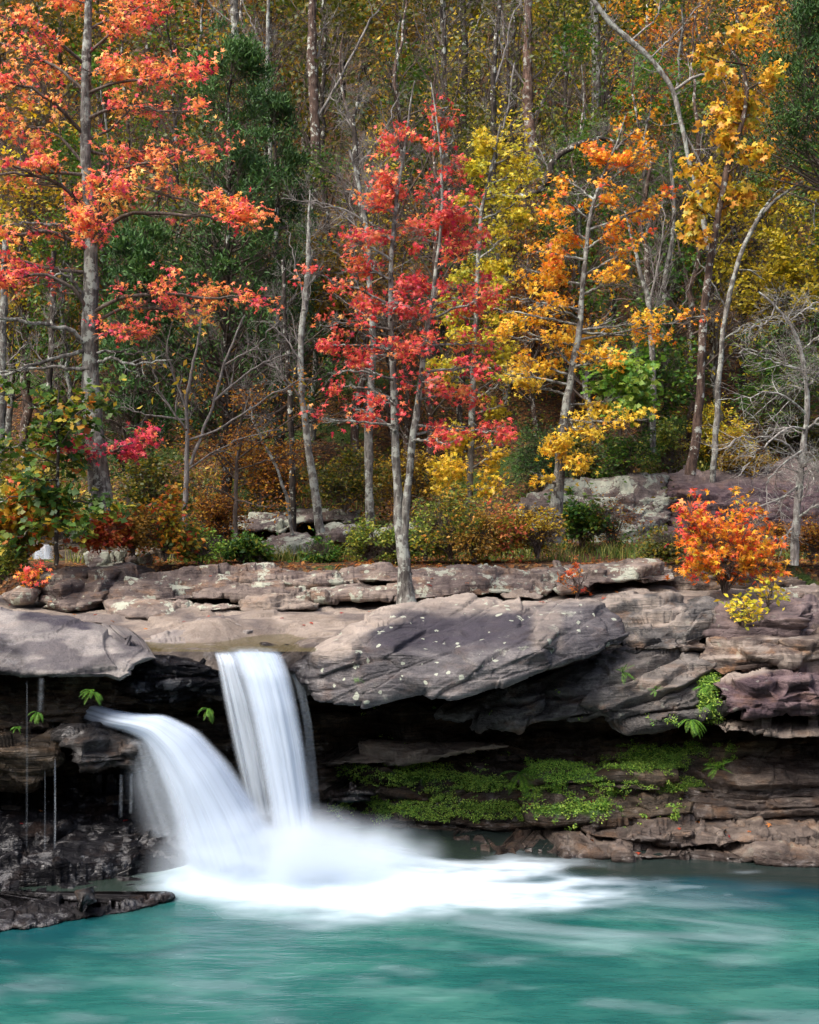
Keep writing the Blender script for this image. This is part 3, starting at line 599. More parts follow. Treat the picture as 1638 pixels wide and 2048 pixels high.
# ------------------------------------------------------------------ ground
def ground_z(X, Y):
    X = np.asarray(X, float); Y = np.asarray(Y, float)
    px = CX + X / np.maximum(Y, 1) * F
    right = ss(930, 1060, px)
    z = -1.3 + 3.4 * ss(17.9, 19.2, Y) + .3 * ss(19.2, 20, Y)
    z = z + (.74) * ss(20.2, 20.9, Y)                                 # 3.14
    z = z + .035 * np.clip(Y - 21, 0, 4)
    z = z + (.55 + .65 * right) * ss(24.2 + .8 * right, 26.2 + .6 * right, Y)
    z = z + .60 * np.clip(Y - 26.5, 0, 200)
    z = z + .5 * np.clip(-7 - Y, 0, 34) + .9 * np.clip(np.abs(X) - 24 - .25 * np.clip(Y, 0, 100), 0, 30) * ss(17, 12, Y)  # unseen bank behind the camera, raised to cut low sky fill and reflections
    am = ss(20, 27, Y)
    z = z + am * (.35 * fbm(X / 4, Y / 4, X * 0, 4, 201) + .9 * ss(28, 40, Y) * fbm(X / 11, Y / 11, X * 0, 3, 202)) + .05 * fbm(X / .8, Y / .8, X * 0, 3, 203) * ss(19, 21, Y)
    return z

def make_ground():
    N = NT('leaf_litter')
    co = N.n('ShaderNodeTexCoord').outputs['Object']
    n1 = N.noise(co, .9, 5, .6)
    vo = N.n('ShaderNodeTexVoronoi', {'Vector': co, 'Scale': 17.})
    rs = N.n('ShaderNodeSeparateColor', {'Color': vo.outputs['Color']})
    leaf = N.ramp(rs.outputs[0], [(0., (.03, .013, .006)), (.35, (.07, .028, .011)), (.6, (.13, .052, .018)), (.8, (.19, .10, .03)), (1., (.06, .042, .024))])
    soil = N.mix(N.noise(co, 12, 5), (.015, .012, .008), (.06, .042, .028))
    c = N.mix(N.rng(rs.outputs[1], .25, .45), soil, leaf)
    gr = N.rng(N.math('ADD', N.noise(co, .55, 3), N.math('MULTIPLY', N.noise(co, 9, 3), .25)), .66, .74)
    c = N.mix(gr, c, (.035, .06, .012))
    b = N.n('ShaderNodeBump', {'Height': N.math('ADD', vo.outputs['Distance'], N.noise(co, 6, 5)), 'Strength': .8, 'Distance': .06})
    N.surf(N.n('ShaderNodeBsdfPrincipled', {'Base Color': c, 'Roughness': .9, 'Normal': b.outputs[0], 'Specular IOR Level': .2}).outputs[0])
    s = np.linspace(-1, 1, 380)
    xs = 9 * s + 75 * np.sign(s) * np.clip(np.abs(s) - .72, 0, 1) ** 2 / .28 ** 2
    ys = np.concatenate([np.arange(-60, 16, 2.), np.arange(16, 28, .07), 28 + 92 * np.linspace(0, 1, 160) ** 1.5])
    X, Y = np.meshgrid(xs, ys)
    Z = ground_z(X, Y)
    i = np.arange(X.size).reshape(X.shape)
    q = np.stack([i[:-1, :-1], i[:-1, 1:], i[1:, 1:], i[1:, :-1]], -1).reshape(-1, 4)
    o = mesh_obj('ground', np.stack([X, Y, Z], -1).reshape(-1, 3), q, N.m, base=(0, 20, 0))
    tag(o, 'leaf-strewn forest floor rising from the ledges', 'ground', kind='structure')
make_ground()

# ------------------------------------------------------------------ pool
def foam_at(X, Y):
    px = CX + X / Y * F; py = CY + CAMZ / Y * F
    n = fbm(px / 150., py / 16., px * 0, 4, 301)
    n2 = fbm(px / 60., py / 22., px * 0 + 5, 4, 303)
    cy = 1772 + .03 * (px - 600) + 10 * n
    up = 70 - .03 * (px - 600); lo = np.interp(px, [250, 330, 450, 700, 1000, 1250, 1500], [16, 30, 54, 72, 44, 22, 10])
    d = np.where(py < cy, (cy - py) / np.maximum(up, 20), (py - cy) / np.maximum(lo, 6))
    f = ss(1.4, .25, d + .40 * n + .12 * n2)
    f = f * ss(215, 460, px + 60 * n2) * ss(1420, 860, px + 260 * n + 90 * n2) ** .9
    # tail streaks fanning to the right
    st = fbm((px + 2.0 * (py - 1800)) / 330., (py - .10 * (px - 900)) / 18., px * 0, 3, 305)
    t2 = .20 * ss(-.25, .9, st + .1) * box_m(px, py, 880, 1560, 1795, 1905, 45)
    mot = fbm((px + 1.2 * (py - 1900)) / 170., (py - .05 * px) / 26., px * 0 + 3, 4, 309)
    f2 = np.maximum(f, t2) + .10 * ss(.0, .7, mot) * ss(1830, 1900, py)
    return np.clip(f2, 0, 1), px, py

def make_pool():
    N = NT('teal_water')
    co = N.n('ShaderNodeTexCoord').outputs['Object']
    fo = N.attr('foam'); sh = N.attr('shallow')
    w = N.noise(N.map(co, (.45, 1.0, 1), (0, 0, .15)), 1.3, 5, .6, .7)
    teal = N.ramp(w, [(.30, (.004, .046, .044)), (.5, (.011, .076, .065)), (.72, (.040, .138, .112))])
    deep = N.attr('deep')
    teal = N.mix(deep, teal, (.001, .026, .040))
    teal = N.mix(N.math('MULTIPLY', sh, .85), teal, (.016, .016, .010))
    f2 = N.math('MULTIPLY', fo, N.math('ADD', .5, N.math('MULTIPLY', N.noise(N.map(co, (.6, 2.2, 1)), 1.4, 3), .9)), True)
    c = N.mix(f2, teal, (.52, .61, .68))
    wv = N.noise(N.map(co, (.9, 2.6, 1)), 2.2, 3, .5)
    wv2 = N.noise(N.map(co, (2.5, 9, 1)), 2.2, 3, .5)
    b = N.n('ShaderNodeBump', {'Height': N.math('ADD', wv, N.math('MULTIPLY', wv2, .3)), 'Strength': .14, 'Distance': .12})
    r = N.math('ADD', .24, N.math('MULTIPLY', f2, .5))
    bs = N.n('ShaderNodeBsdfPrincipled', {'Base Color': c, 'Roughness': r, 'Normal': b.outputs[0], 'IOR': 1.33, 'Specular IOR Level': .5})
    N.surf(bs.outputs[0])
    s = np.linspace(-1, 1, 760)
    xs = 8.5 * s + 60 * np.sign(s) * np.clip(np.abs(s) - .8, 0, 1) ** 2 / .04
    ys = np.concatenate([-40 + 49 * np.linspace(0, 1, 20)[:-1], np.arange(9, 18.6, .035)])
    X, Y = np.meshgrid(xs, ys)
    f, px, py = foam_at(X, np.maximum(Y, 3))
    # froth swells where the falls land
    Z = .10 * f * (.5 + .5 * fbm(X * 2, Y * 2, X * 0, 3, 311)) * ss(980, 700, px) + .012 * fbm(X / .7, Y / .35, X * 0, 3, 313)
    Z = Z + .24 * np.exp(-((X - P(560, 1740, 14.4)[0]) / .75) ** 2 - ((Y - 14.5) / .45) ** 2) + .10 * np.exp(-((X - P(730, 1740, 14.7)[0]) / .55) ** 2 - ((Y - 14.9) / .35) ** 2)
    nz = fbm(X / 1.1, Y / .6, X * 0, 3, 315)
    shore = np.interp(px, [-100, 300, 700, 900, 1200, 1450, 1640, 1800], [1700, 1700, 1690, 1722, 1740, 1752, 1770, 1785])
    sh = ss(22, -8, py - shore + 14 * nz) * ss(700, 900, px) * .9
    sh = np.maximum(sh, .95 * ss(345, 270, px + 20 * nz) * ss(1846, 1818, py + .10 * (px - 150)))
    dp = ss(110, 10, py - shore + 14 * nz) * .9 * ss(700, 950, px) + .65 * ss(520, 60, px) * ss(2000, 1850, py)
    i = np.arange(X.size).reshape(X.shape)
    q = np.stack([i[:-1, :-1], i[:-1, 1:], i[1:, 1:], i[1:, :-1]], -1).reshape(-1, 4)
    o = mesh_obj('pool_water', np.stack([X, Y, Z], -1).reshape(-1, 3), q, N.m, base=(0, 14, 0),
                 attrs={'foam': f.ravel(), 'shallow': sh.ravel(), 'deep': np.clip(dp, 0, 1).ravel()})
    tag(o, 'milky turquoise plunge pool', 'water', kind='structure')
make_pool()

# ------------------------------------------------------------------ falling water
def veil_mat(name, col=(.56, .64, .73), sx=11., sy=.9, lo=.30, hi=.62):
    N = NT(name)
    uv = N.attr('flow', 'Vector'); al = N.attr('body')
    st = N.noise(N.map(uv, (sx, sy, 3.7)), 1., 3, .5, .15)
    st2 = N.noise(N.map(uv, (sx * .3, sy * .7, 9.1), (0, 0, 0), (4, 2, 0)), 1., 3, .5)
    k = N.rng(N.math('ADD', N.math('MULTIPLY', st, .6), N.math('MULTIPLY', st2, .4)), lo, hi)
    a = N.math('MULTIPLY', al, N.math('ADD', .42, N.math('MULTIPLY', k, .58)), True)
    d = N.n('ShaderNodeBsdfDiffuse', {'Color': col}); tr = N.n('ShaderNodeBsdfTranslucent', {'Color': col})
    m = N.n('ShaderNodeMixShader', {0: .45, 1: d.outputs[0], 2: tr.outputs[0]})
    tp = N.n('ShaderNodeBsdfTransparent')
    N.surf(N.n('ShaderNodeMixShader', {0: a, 1: tp.outputs[0], 2: m.outputs[0]}).outputs[0])
    return N.m
M_veil = veil_mat('falling_water')
M_strand = veil_mat('thin_water', sx=6., sy=.5, lo=.40, hi=.66, col=(.8, .9, 1.))

M_drip = veil_mat('dripping_water', sx=1.5, sy=9., lo=.36, hi=.62, col=(.8, .9, 1.))

def resample(a, n):
    a = np.array(a, float)
    d = np.concatenate([[0], np.cumsum(np.linalg.norm(np.diff(a[:, :2], axis=0), axis=1))]); d /= d[-1]
    t = np.linspace(0, 1, n)
    out = np.stack([np.interp(t, d, a[:, k]) for k in range(a.shape[1])], 1)
    for _ in range(max(2, n // 14)):
        out[1:-1] = (out[:-2] + 2 * out[1:-1] + out[2:]) / 4
    return out

def veil(name, label, A, B, layers=6, nu=26, nv=90, dens=.5, bulge=.14, gap=.05, fade=(.04, .05), edge=.22, mat=M_veil, seed=1, cat='waterfall', spread=.06, topsoft=None, group=None):
    """sheets of water between the traced edges A and B (px,py,D), a few layers thick"""
    a = resample(A, nv); b = resample(B, nv)
    Vs, Qs, fl, bd = [], [], [], []
    n0 = 0
    rng = np.random.RandomState(seed)
    for j in range(layers):
        u = np.linspace(0, 1, nu)[None, :]; v = np.linspace(0, 1, nv)[:, None]
        sp = spread * (j / max(1, layers - 1) - .3) * (.3 + v)
        ue = -sp + u * (1 + 2 * sp)
        px = a[:, 0:1] + (b - a)[:, 0:1] * ue; py = a[:, 1:2] + (b - a)[:, 1:2] * ue
        D = a[:, 2:3] + (b - a)[:, 2:3] * ue - bulge * np.sin(np.pi * np.clip(ue, 0, 1)) + gap * (j - layers / 2) + .03 * fbm(u * 5 + 0 * v, v * 2 + 0 * u, u * 0 + v * 0 + j, 2, seed)
        V = np.stack([(px - CX) / F * D, D, CAMZ - (py - CY) / F * D], -1).reshape(-1, 3)
        i = n0 + np.arange(nu * nv).reshape(nv, nu); n0 += nu * nv
        Qs.append(np.stack([i[:-1, :-1], i[1:, :-1], i[1:, 1:], i[:-1, 1:]], -1).reshape(-1, 4))
        e = ss(0, edge, u) * ss(1, 1 - edge, u)
        e = e * ss(0, fade[0], v) * ss(1, 1 - fade[1], v) if fade[1] > 0 else e * ss(0, max(fade[0], 1e-3), v) + 0 * v
        if topsoft is not None: e = e * topsoft(u, v)
        Vs.append(V); bd.append((e * dens + 0 * v).ravel())
        fl.append(np.stack([u + 0 * v, v + 0 * u + rng.rand() * 3, 0 * u + 0 * v + j * .77 + rng.rand()], -1).reshape(-1, 3))
    o = mesh_obj(name, np.concatenate(Vs), np.concatenate(Qs), mat, attrs={'flow': np.concatenate(fl), 'body': np.concatenate(bd)})
    return tag(o, label, cat, group)

veil('waterfall', 'tall straight white fall pouring over the lip beside the big slab',
     [(440, 1292, 16.6), (438, 1296, 16.1), (452, 1306, 15.75), (474, 1350, 15.45), (494, 1420, 15.3), (512, 1500, 15.2), (530, 1590, 15.12), (545, 1680, 15.0), (550, 1750, 14.9)],
     [(556, 1290, 16.6), (560, 1297, 16.1), (568, 1312, 15.75), (582, 1350, 15.45), (598, 1420, 15.3), (612, 1500, 15.2), (624, 1590, 15.12), (636, 1680, 15.0), (642, 1750, 14.9)],
     layers=7, dens=.8, bulge=.12, gap=.04, edge=.26, fade=(.05, .22), seed=3, spread=.03,
     topsoft=lambda u, v: .45 + .55 * ss(.12, .5, u + v * .35))
veil('side_trickle', 'thin parted veils of water left of the tall fall', 
     [(424, 1300, 15.9), (432, 1320, 15.6), (446, 1400, 15.5), (462, 1480, 15.45), (480, 1560, 15.4), (500, 1640, 15.3)],
     [(462, 1300, 15.9), (474, 1320, 15.6), (500, 1400, 15.5), (520, 1480, 15.45), (536, 1560, 15.4), (548, 1640, 15.3)],
     layers=3, dens=.42, edge=.2, mat=M_strand, seed=5, bulge=.05)
veil('side_trickle', 'faint veil of water hanging right of the tall fall against the dark wall',
     [(574, 1330, 15.9), (590, 1370, 15.8), (606, 1450, 15.7), (614, 1550, 15.7), (622, 1660, 15.6)],
     [(596, 1340, 15.9), (612, 1380, 15.8), (626, 1450, 15.7), (636, 1550, 15.7), (645, 1660, 15.6)],
     layers=2, dens=.2, edge=.2, mat=M_strand, seed=6, bulge=.02)
veil('arching_waterfall', 'broad white jet arching out of the left rocks down into the pool',
     [(120, 1432, 16.1), (160, 1440, 15.7), (205, 1455, 15.1), (245, 1464, 14.9), (280, 1482, 14.75), (308, 1530, 14.6), (332, 1590, 14.45), (352, 1660, 14.35), (372, 1730, 14.25), (395, 1800, 14.15)],
     [(130, 1404, 16.2), (180, 1402, 15.8), (225, 1418, 15.3), (270, 1426, 15.1), (330, 1428, 14.95), (395, 1460, 14.85), (455, 1525, 14.75), (510, 1605, 14.65), (556, 1690, 14.5), (600, 1790, 14.3)],
     layers=8, nu=34, nv=110, dens=.8, bulge=.22, gap=.05, edge=.20, fade=(.012, .20), seed=8, spread=.10,
     topsoft=lambda u, v: .55 + .45 * ss(.0, .42, u + .12 * ss(.3, 0, v)))
veil('fringe_water', 'fine spray strands falling off the underside of the arching jet',
     [(238, 1470, 14.8), (236, 1520, 14.8), (240, 1580, 14.8), (262, 1650, 14.8), (290, 1720, 14.7), (300, 1790, 14.5)],
     [(300, 1480, 14.7), (330, 1530, 14.6), (362, 1600, 14.5), (392, 1680, 14.4), (420, 1750, 14.3), (430, 1800, 14.2)],
     layers=4, dens=.30, edge=.35, mat=M_strand, seed=10, bulge=.05, cat='spray', topsoft=lambda u, v: .15 + .85 * u ** 1.5)
for (x, y0, y1, D, w, dn, lab) in [(54, 1360, 1700, 14.25, 4, .09, 'faint thread of water hanging off the pale boulder near the left edge'), (110, 1515, 1775, 14.2, 4, .30, 'brightest thin thread of water at the left, between the black rocks'), (90, 1540, 1740, 14.3, 3, .14, 'hair-thin thread of water just left of the brightest thread'), (82, 1355, 1425, 14.35, 14, .12, 'short faint trickle under the wet streak of the pale boulder'),
                                 (242, 1548, 1635, 14.5, 9, .15, 'left trickle of the pair under the hanging wet block'), (262, 1546, 1628, 14.55, 8, .18, 'right trickle of the pair under the hanging wet block'), (165, 1710, 1765, 14.15, 9, .4, 'tiny trickle on the black steps above the shore slab')]:
    veil('water_thread', lab, [(x - w / 2, y0, D), (x - w / 2 - 1, (y0 + y1) / 2, D), (x - w / 2 - 2, y1, D)], [(x + w / 2, y0, D), (x + w / 2 + 1, (y0 + y1) / 2, D), (x + w / 2, y1, D)],
         layers=1, nu=7, nv=30, dens=dn, bulge=.0, edge=.5, mat=M_drip, seed=int(x), cat='trickle', group='threads of dripping water')
veil('back_cascade', 'small dark cascade far back at the left between black rocks', [(66, 1088, 22.3), (66, 1110, 22.2), (62, 1128, 22.1)], [(104, 1088, 22.3), (106, 1110, 22.2), (108, 1128, 22.1)],
     layers=2, nu=20, nv=20, dens=.35, edge=.15, bulge=.05, gap=.03, mat=M_strand, seed=12, cat='cascade')

def mist(name, label, c, r, dens, pw=1.6):
    N = NT(name + '_vapour')
    co = N.n('ShaderNodeTexCoord').outputs['Object']
    ln = N.n('ShaderNodeVectorMath', {0: co}, operation='LENGTH').outputs['Value']
    f = N.math('POWER', N.math('SUBTRACT', 1., ln, True), pw)
    nz = N.rng(N.noise(co, 2.2, 3, .5), .3, .7, .25, 1.6)
    N.vol(N.n('ShaderNodeVolumePrincipled', {'Color': (.74, .81, .88), 'Density': N.math('MULTIPLY', N.math('MULTIPLY', f, nz), dens), 'Anisotropy': .0}).outputs[0])
    bm_v = []; nu, nv = 20, 12
    for i in range(nv):
        th = math.pi * (i + .02) / (nv - .96)
        for j in range(nu): bm_v.append((math.sin(th) * math.cos(2 * math.pi * j / nu), math.sin(th) * math.sin(2 * math.pi * j / nu), math.cos(th)))
    q = [(i * nu + j, (i + 1) * nu + j, (i + 1) * nu + (j + 1) % nu, i * nu + (j + 1) % nu) for i in range(nv - 1) for j in range(nu)]
    V = np.array(bm_v); V[:nu] = (0, 0, 1); V[-nu:] = (0, 0, -1)
    o = mesh_obj(name, V, q, N.m, base=(0, 0, 0))
    o.location = c; o.scale = r
    return tag(o, label, 'mist', kind='stuff')
mist('spray_mist', 'white spray where both falls strike the pool', P(560, 1735, 14.1), (1.55, .85, .74), 9.)
mist('drifting_mist', 'thin spray drifting to the right of the falls', P(715, 1720, 14.8), (1.15, .65, .55), 5.)
mist('bank_mist', 'thin spray at the black steps left of the jet', P(380, 1780, 13.9), (.7, .5, .30), 2.2)

# shallow stream on the shelf feeding the lip
def stream():
    N = NT('stream_water')
    co = N.n('ShaderNodeTexCoord').outputs['Object']
    b = N.n('ShaderNodeBump', {'Height': N.noise(N.map(co, (3, 1, 1)), 5, 3), 'Strength': .2, 'Distance': .05})
    g = N.n('ShaderNodeBsdfPrincipled', {'Base Color': (.12, .10, .045), 'Roughness': .08, 'Normal': b.outputs[0], 'IOR': 1.33, 'Alpha': .55})
    N.surf(g.outputs[0])
    x = np.linspace(P(285, 0, 16.5)[0], P(640, 0, 16.5)[0], 90); y = np.linspace(15.72, 18.0, 60)
    X, Y = np.meshgrid(x, y); Z = 2.315 + .045 * (Y - 15.8) + 0 * X
    i = np.arange(X.size).reshape(X.shape)
    q = np.stack([i[:-1, :-1], i[:-1, 1:], i[1:, 1:], i[1:, :-1]], -1).reshape(-1, 4)
    o = mesh_obj('stream_water', np.stack([X, Y, Z], -1).reshape(-1, 3), q, N.m)
    tag(o, 'shallow clear stream sliding to the lip', 'water', kind='structure')
stream()
# ------------------------------------------------------------------ plant geometry
def unit(a): return a / (np.linalg.norm(a, axis=-1, keepdims=True) + 1e-9)

def tubes(P_, R_, k):
    """P_ (M,N,3) paths, R_ (M,N) radii -> verts, quads"""
    M, N_, _ = P_.shape
    T = np.gradient(P_, axis=1); T = unit(T)
    ref = np.where(np.abs(T[..., 2:3]) > .8, np.array([1., .15, 0]), np.array([0, .1, 1.]))
    A = unit(np.cross(T, ref)); B = np.cross(T, A)
    th = np.arange(k) * 2 * math.pi / k
    V = P_[:, :, None, :] + R_[:, :, None, None] * (np.cos(th)[None, None, :, None] * A[:, :, None, :] + np.sin(th)[None, None, :, None] * B[:, :, None, :])
    i = np.arange(M * N_ * k).reshape(M, N_, k)
    j = np.roll(i, -1, axis=2)
    q = np.stack([i[:, :-1], j[:, :-1], j[:, 1:], i[:, 1:]], -1).reshape(-1, 4)
    return V.reshape(-1, 3), q

class Geo:
    def __init__(s): s.V = []; s.Q = []; s.n = 0; s.A = []
    def add(s, V, Q, A=None):
        s.V.append(V); s.Q.append(np.asarray(Q) + s.n); s.n += len(V)
        if A is not None: s.A.append(A)
    def tube(s, P_, R_, k): s.add(*tubes(P_, R_, k))
    def obj(s, name, mat, parent=None, base=None, col=None, smooth=True):
        return mesh_obj(name, np.concatenate(s.V), np.concatenate(s.Q), mat, parent, base, attrs={'tone': np.concatenate(s.A)} if s.A else None, smooth=smooth)

def px_path(pts, n):
    """traced (px,py,D) -> world polyline"""
    a = np.array(pts, float)
    d = np.concatenate([[0], np.cumsum(np.hypot(np.diff(a[:, 0]), np.diff(a[:, 1])) + 1e-6)]); d /= d[-1]
    t = np.linspace(0, 1, n)
    b = np.stack([np.interp(t, d, a[:, k]) for k in range(a.shape[1])], 1)
    for _ in range(2): b[1:-1] = (b[:-2] + 2 * b[1:-1] + b[2:]) / 4
    X = (b[:, 0] - CX) / F * b[:, 2]; Z = CAMZ - (b[:, 1] - CY) / F * b[:, 2]
    return np.stack([X, b[:, 2], Z], 1)

def kids(P_, R_, n, t0, t1, ang, length, npts, rng, rr=.5, up=.1, jit=.25, flat=1., tip=.25, taper=.35, tpow=1.):
    """n children per parent path, all at once. length: metres at t0 (shrinks by taper towards the tip)"""
    M, N_, _ = P_.shape
    m = np.repeat(np.arange(M), n); K = len(m)
    t = t0 + (t1 - t0) * rng.rand(K) ** tpow
    f = t * (N_ - 1); i = np.minimum(f.astype(int), N_ - 2); w = (f - i)[:, None]
    S = P_[m, i] * (1 - w) + P_[m, i + 1] * w
    r = R_[m, i] * (1 - w[:, 0]) + R_[m, i + 1] * w[:, 0]
    T = unit(P_[m, i + 1] - P_[m, i])
    rv = rng.normal(size=(K, 3)); rv[:, 2] *= flat
    pe = unit(rv - T * (rv * T).sum(1, keepdims=True))
    a = np.radians(ang[0] + (ang[1] - ang[0]) * rng.rand(K))[:, None]
    d = T * np.cos(a) + pe * np.sin(a); d[:, 2] = d[:, 2] * flat + up; d = unit(d)
    L = np.asarray(length) if np.ndim(length) == 0 else np.asarray(length)[m]
    L = L * (1 - (1 - taper) * (t - t0) / max(t1 - t0, 1e-6)) * (.6 + .7 * rng.rand(K))
    st = np.zeros((K, npts, 3)); dd = d.copy()
    for k in range(1, npts):
        dd = unit(dd + rng.normal(size=(K, 3)) * jit + np.array([0, 0, up * .25]))
        st[:, k] = st[:, k - 1] + dd * (L / (npts - 1))[:, None]
    P2 = S[:, None, :] + st
    r0 = np.minimum(r * rr, L * .03 + .002)
    R2 = r0[:, None] * np.linspace(1, tip, npts)[None, :]
    return P2, R2, L

# leaf outlines: verts (x along, y across, z droop) + quads
def star_leaf(lobes=5, notch=.38, spread=110):
    tips = np.radians(np.linspace(-spread, spread, lobes)); nn = np.concatenate([[tips[0] - .45], (tips[:-1] + tips[1:]) / 2, [tips[-1] + .45]])
    v = [(0, 0, 0)]
    for k in range(lobes):
        r = notch
        v.append((r * math.cos(nn[k]), r * math.sin(nn[k]), .02))
        rt = 1. - .16 * abs(k - (lobes - 1) / 2)
        v.append((rt * math.cos(tips[k]), rt * math.sin(tips[k]), -.22))
    v.append((notch * math.cos(nn[-1]), notch * math.sin(nn[-1]), .02))
    q = [(0, 1 + 2 * k, 2 + 2 * k, 3 + 2 * k) for k in range(lobes)]
    return np.array(v, float) + np.array([.25, 0, 0]), np.array(q)
STAR = star_leaf(); MAPLE = star_leaf(5, .58, 105); TRI = star_leaf(3, .42, 75)
OVAL = (np.array([(0, 0, 0), (.5, -.26, .06), (1, 0, -.12), (.5, .26, .06)], float), np.array([(0, 1, 2, 3)]))
OAKL = (np.array([(0, 0, 0), (.2, -.12, 0), (.35, -.42, .04), (.5, -.16, 0), (.72, -.38, .02), (1.1, 0, -.1), (.72, .38, .02), (.5, .16, 0), (.35, .42, .04), (.2, .12, 0)], float),
        np.array([(0, 1, 3, 7), (1, 2, 3, 3), (0, 7, 9, 9), (7, 8, 9, 9), (3, 4, 5, 7), (7, 5, 6, 6)]))
OAKL = (np.array([(0, 0, 0), (.25, -.35, .03), (.38, -.1, 0), (.62, -.42, .03), (1.1, 0, -.12), (.62, .42, .03), (.38, .1, 0), (.25, .35, .03)], float),
        np.array([(0, 1, 2, 6), (0, 2, 6, 7), (2, 3, 4, 6), (2, 4, 5, 6)]))
NEED = (np.array([(0, 0, 0), (.5, -.13, .0), (1, 0, .0), (.5, .13, .0)], float), np.array([(0, 1, 2, 3)]))

def leaves(geo, C, size, tmpl, rng, out=None, droop=.4, updir=.6, tone=None, svar=.3, outb=.4):
    """a leaf at each point of C; out = outward direction per point"""
    V0, Q0 = tmpl; K = len(C)
    d = rng.normal(size=(K, 3)); d[:, 2] = d[:, 2] * .5 - droop
    if out is not None: d = d + outb * out * 1.5
    d = unit(d)
    nrm = rng.normal(size=(K, 3)) * .75 + np.array([0, -.35, updir])
    nrm = unit(nrm - d * (nrm * d).sum(1, keepdims=True))
    b = np.cross(nrm, d)
    s = size * (1 - svar + 2 * svar * rng.rand(K)) if np.ndim(size) == 0 else size
    s = s[:, None, None]
    V = C[:, None, :] + s * (V0[None, :, 0:1] * d[:, None] + V0[None, :, 1:2] * b[:, None] + V0[None, :, 2:3] * nrm[:, None])
    q = (np.arange(K) * len(V0))[:, None, None] + Q0[None]
    if tone is None: tone = rng.rand(K)
    geo.add(V.reshape(-1, 3), q.reshape(-1, 4), np.repeat(tone, len(V0)))

def on_twigs(P_, n, rng, t0=.2, jit=.02):
    M, N_, _ = P_.shape
    m = np.repeat(np.arange(M), n); t = t0 + (1 - t0) * rng.rand(len(m))
    f = t * (N_ - 1); i = np.minimum(f.astype(int), N_ - 2); w = (f - i)[:, None]
    return P_[m, i] * (1 - w) + P_[m, i + 1] * w + rng.normal(size=(len(m), 3)) * jit

# ------------------------------------------------------------------ plant materials
def leaf_mat(name, stops, trans=.35, rough=.5, spec=.35):
    N = NT(name)
    t = N.attr('tone')
    c = N.ramp(t, stops)
    co = N.n('ShaderNodeTexCoord').outputs['Object']
    n = N.noise(co, 1.1, 3, .6)
    c = N.mix(N.rng(n, .35, .7, 0, .55), c, N.n('ShaderNodeHueSaturation', {'Color': c, 'Hue': .485, 'Value': .72}).outputs[0])
    ri = N.n('ShaderNodeObjectInfo').outputs['Random']
    c = N.n('ShaderNodeHueSaturation', {'Color': c, 'Hue': N.rng(ri, 0, 1, .499, .509, False), 'Value': N.rng(ri, 0, 1, .78, 1.15, False)}).outputs[0]
    p = N.n('ShaderNodeBsdfPrincipled', {'Base Color': c, 'Roughness': rough, 'Specular IOR Level': spec})
    tr = N.n('ShaderNodeBsdfTranslucent', {'Color': N.mix(1., c, (1.2, 1.15, .9), 'MULTIPLY')})
    N.surf(N.n('ShaderNodeMixShader', {0: trans, 1: p.outputs[0], 2: tr.outputs[0]}).outputs[0])
    return N.m

def bark_mat(name, a, b, lich=0., lc=(.42, .44, .38)):
    N = NT(name)
    co = N.n('ShaderNodeTexCoord').outputs['Object']
    n = N.noise(N.map(co, (1, 1, .22)), 26, 5, .65); n2 = N.noise(co, 3.5, 4)
    c = N.mix(N.rng(N.math('ADD', N.math('MULTIPLY', n, .6), N.math('MULTIPLY', n2, .4)), .38, .62), a, b)
    if lich: c = N.mix(N.math('MULTIPLY', N.rng(N.noise(co, 7, 6, .7), .56 - .12 * lich, .62 - .12 * lich), .85), c, lc)
    bp = N.n('ShaderNodeBump', {'Height': n, 'Strength': .8, 'Distance': .03})
    N.surf(N.n('ShaderNodeBsdfPrincipled', {'Base Color': c, 'Roughness': .9, 'Normal': bp.outputs[0], 'Specular IOR Level': .2}).outputs[0])
    return N.m

B_grey = bark_mat('grey_bark', (.045, .04, .036), (.19, .18, .16), .4, (.30, .32, .28))
B_pale = bark_mat('pale_bark', (.06, .054, .048), (.23, .215, .19), .5, (.30, .32, .28))
B_brown = bark_mat('brown_bark', (.032, .021, .016), (.13, .085, .065), .1)
B_dark = bark_mat('dark_bark', (.016, .013, .011), (.065, .052, .042), .05)
B_twig = bark_mat('twig_bark', (.11, .10, .09), (.27, .25, .23), 0)
B_snag = bark_mat('weathered_bark', (.10, .09, .08), (.31, .29, .265), .3, (.36, .38, .33))
B_dtwig = bark_mat('dark_twig_bark', (.05, .038, .03), (.15, .12, .10), 0)
L_gum = leaf_mat('red_gum_leaf', [(0, (.42, .02, .09)), (.18, (.72, .07, .13)), (.42, (.84, .17, .12)), (.66, (.85, .28, .08)), (.88, (.86, .42, .10)), (1, (.82, .58, .16))])
L_red = leaf_mat('scarlet_gum_leaf', [(0, (.55, .02, .06)), (.28, (.80, .06, .07)), (.6, (.86, .14, .085)), (.85, (.86, .26, .08)), (1, (.86, .42, .10))])
L_org = leaf_mat('orange_gum_leaf', [(0, (.80, .09, .035)), (.15, (.80, .20, .02)), (.4, (.82, .34, .02)), (.75, (.82, .46, .03)), (1, (.72, .52, .05))])
L_yel = leaf_mat('yellow_gum_leaf', [(0, (.30, .34, .03)), (.3, (.50, .46, .03)), (.65, (.74, .56, .03)), (1, (.80, .46, .03))])
L_gold = leaf_mat('golden_leaf', [(0, (.06, .035, .006)), (.35, (.24, .13, .008)), (.7, (.52, .31, .012)), (1, (.42, .38, .03))])
L_olive = leaf_mat('olive_leaf', [(0, (.018, .036, .006)), (.4, (.065, .09, .009)), (.75, (.17, .15, .012)), (1, (.28, .16, .012))])
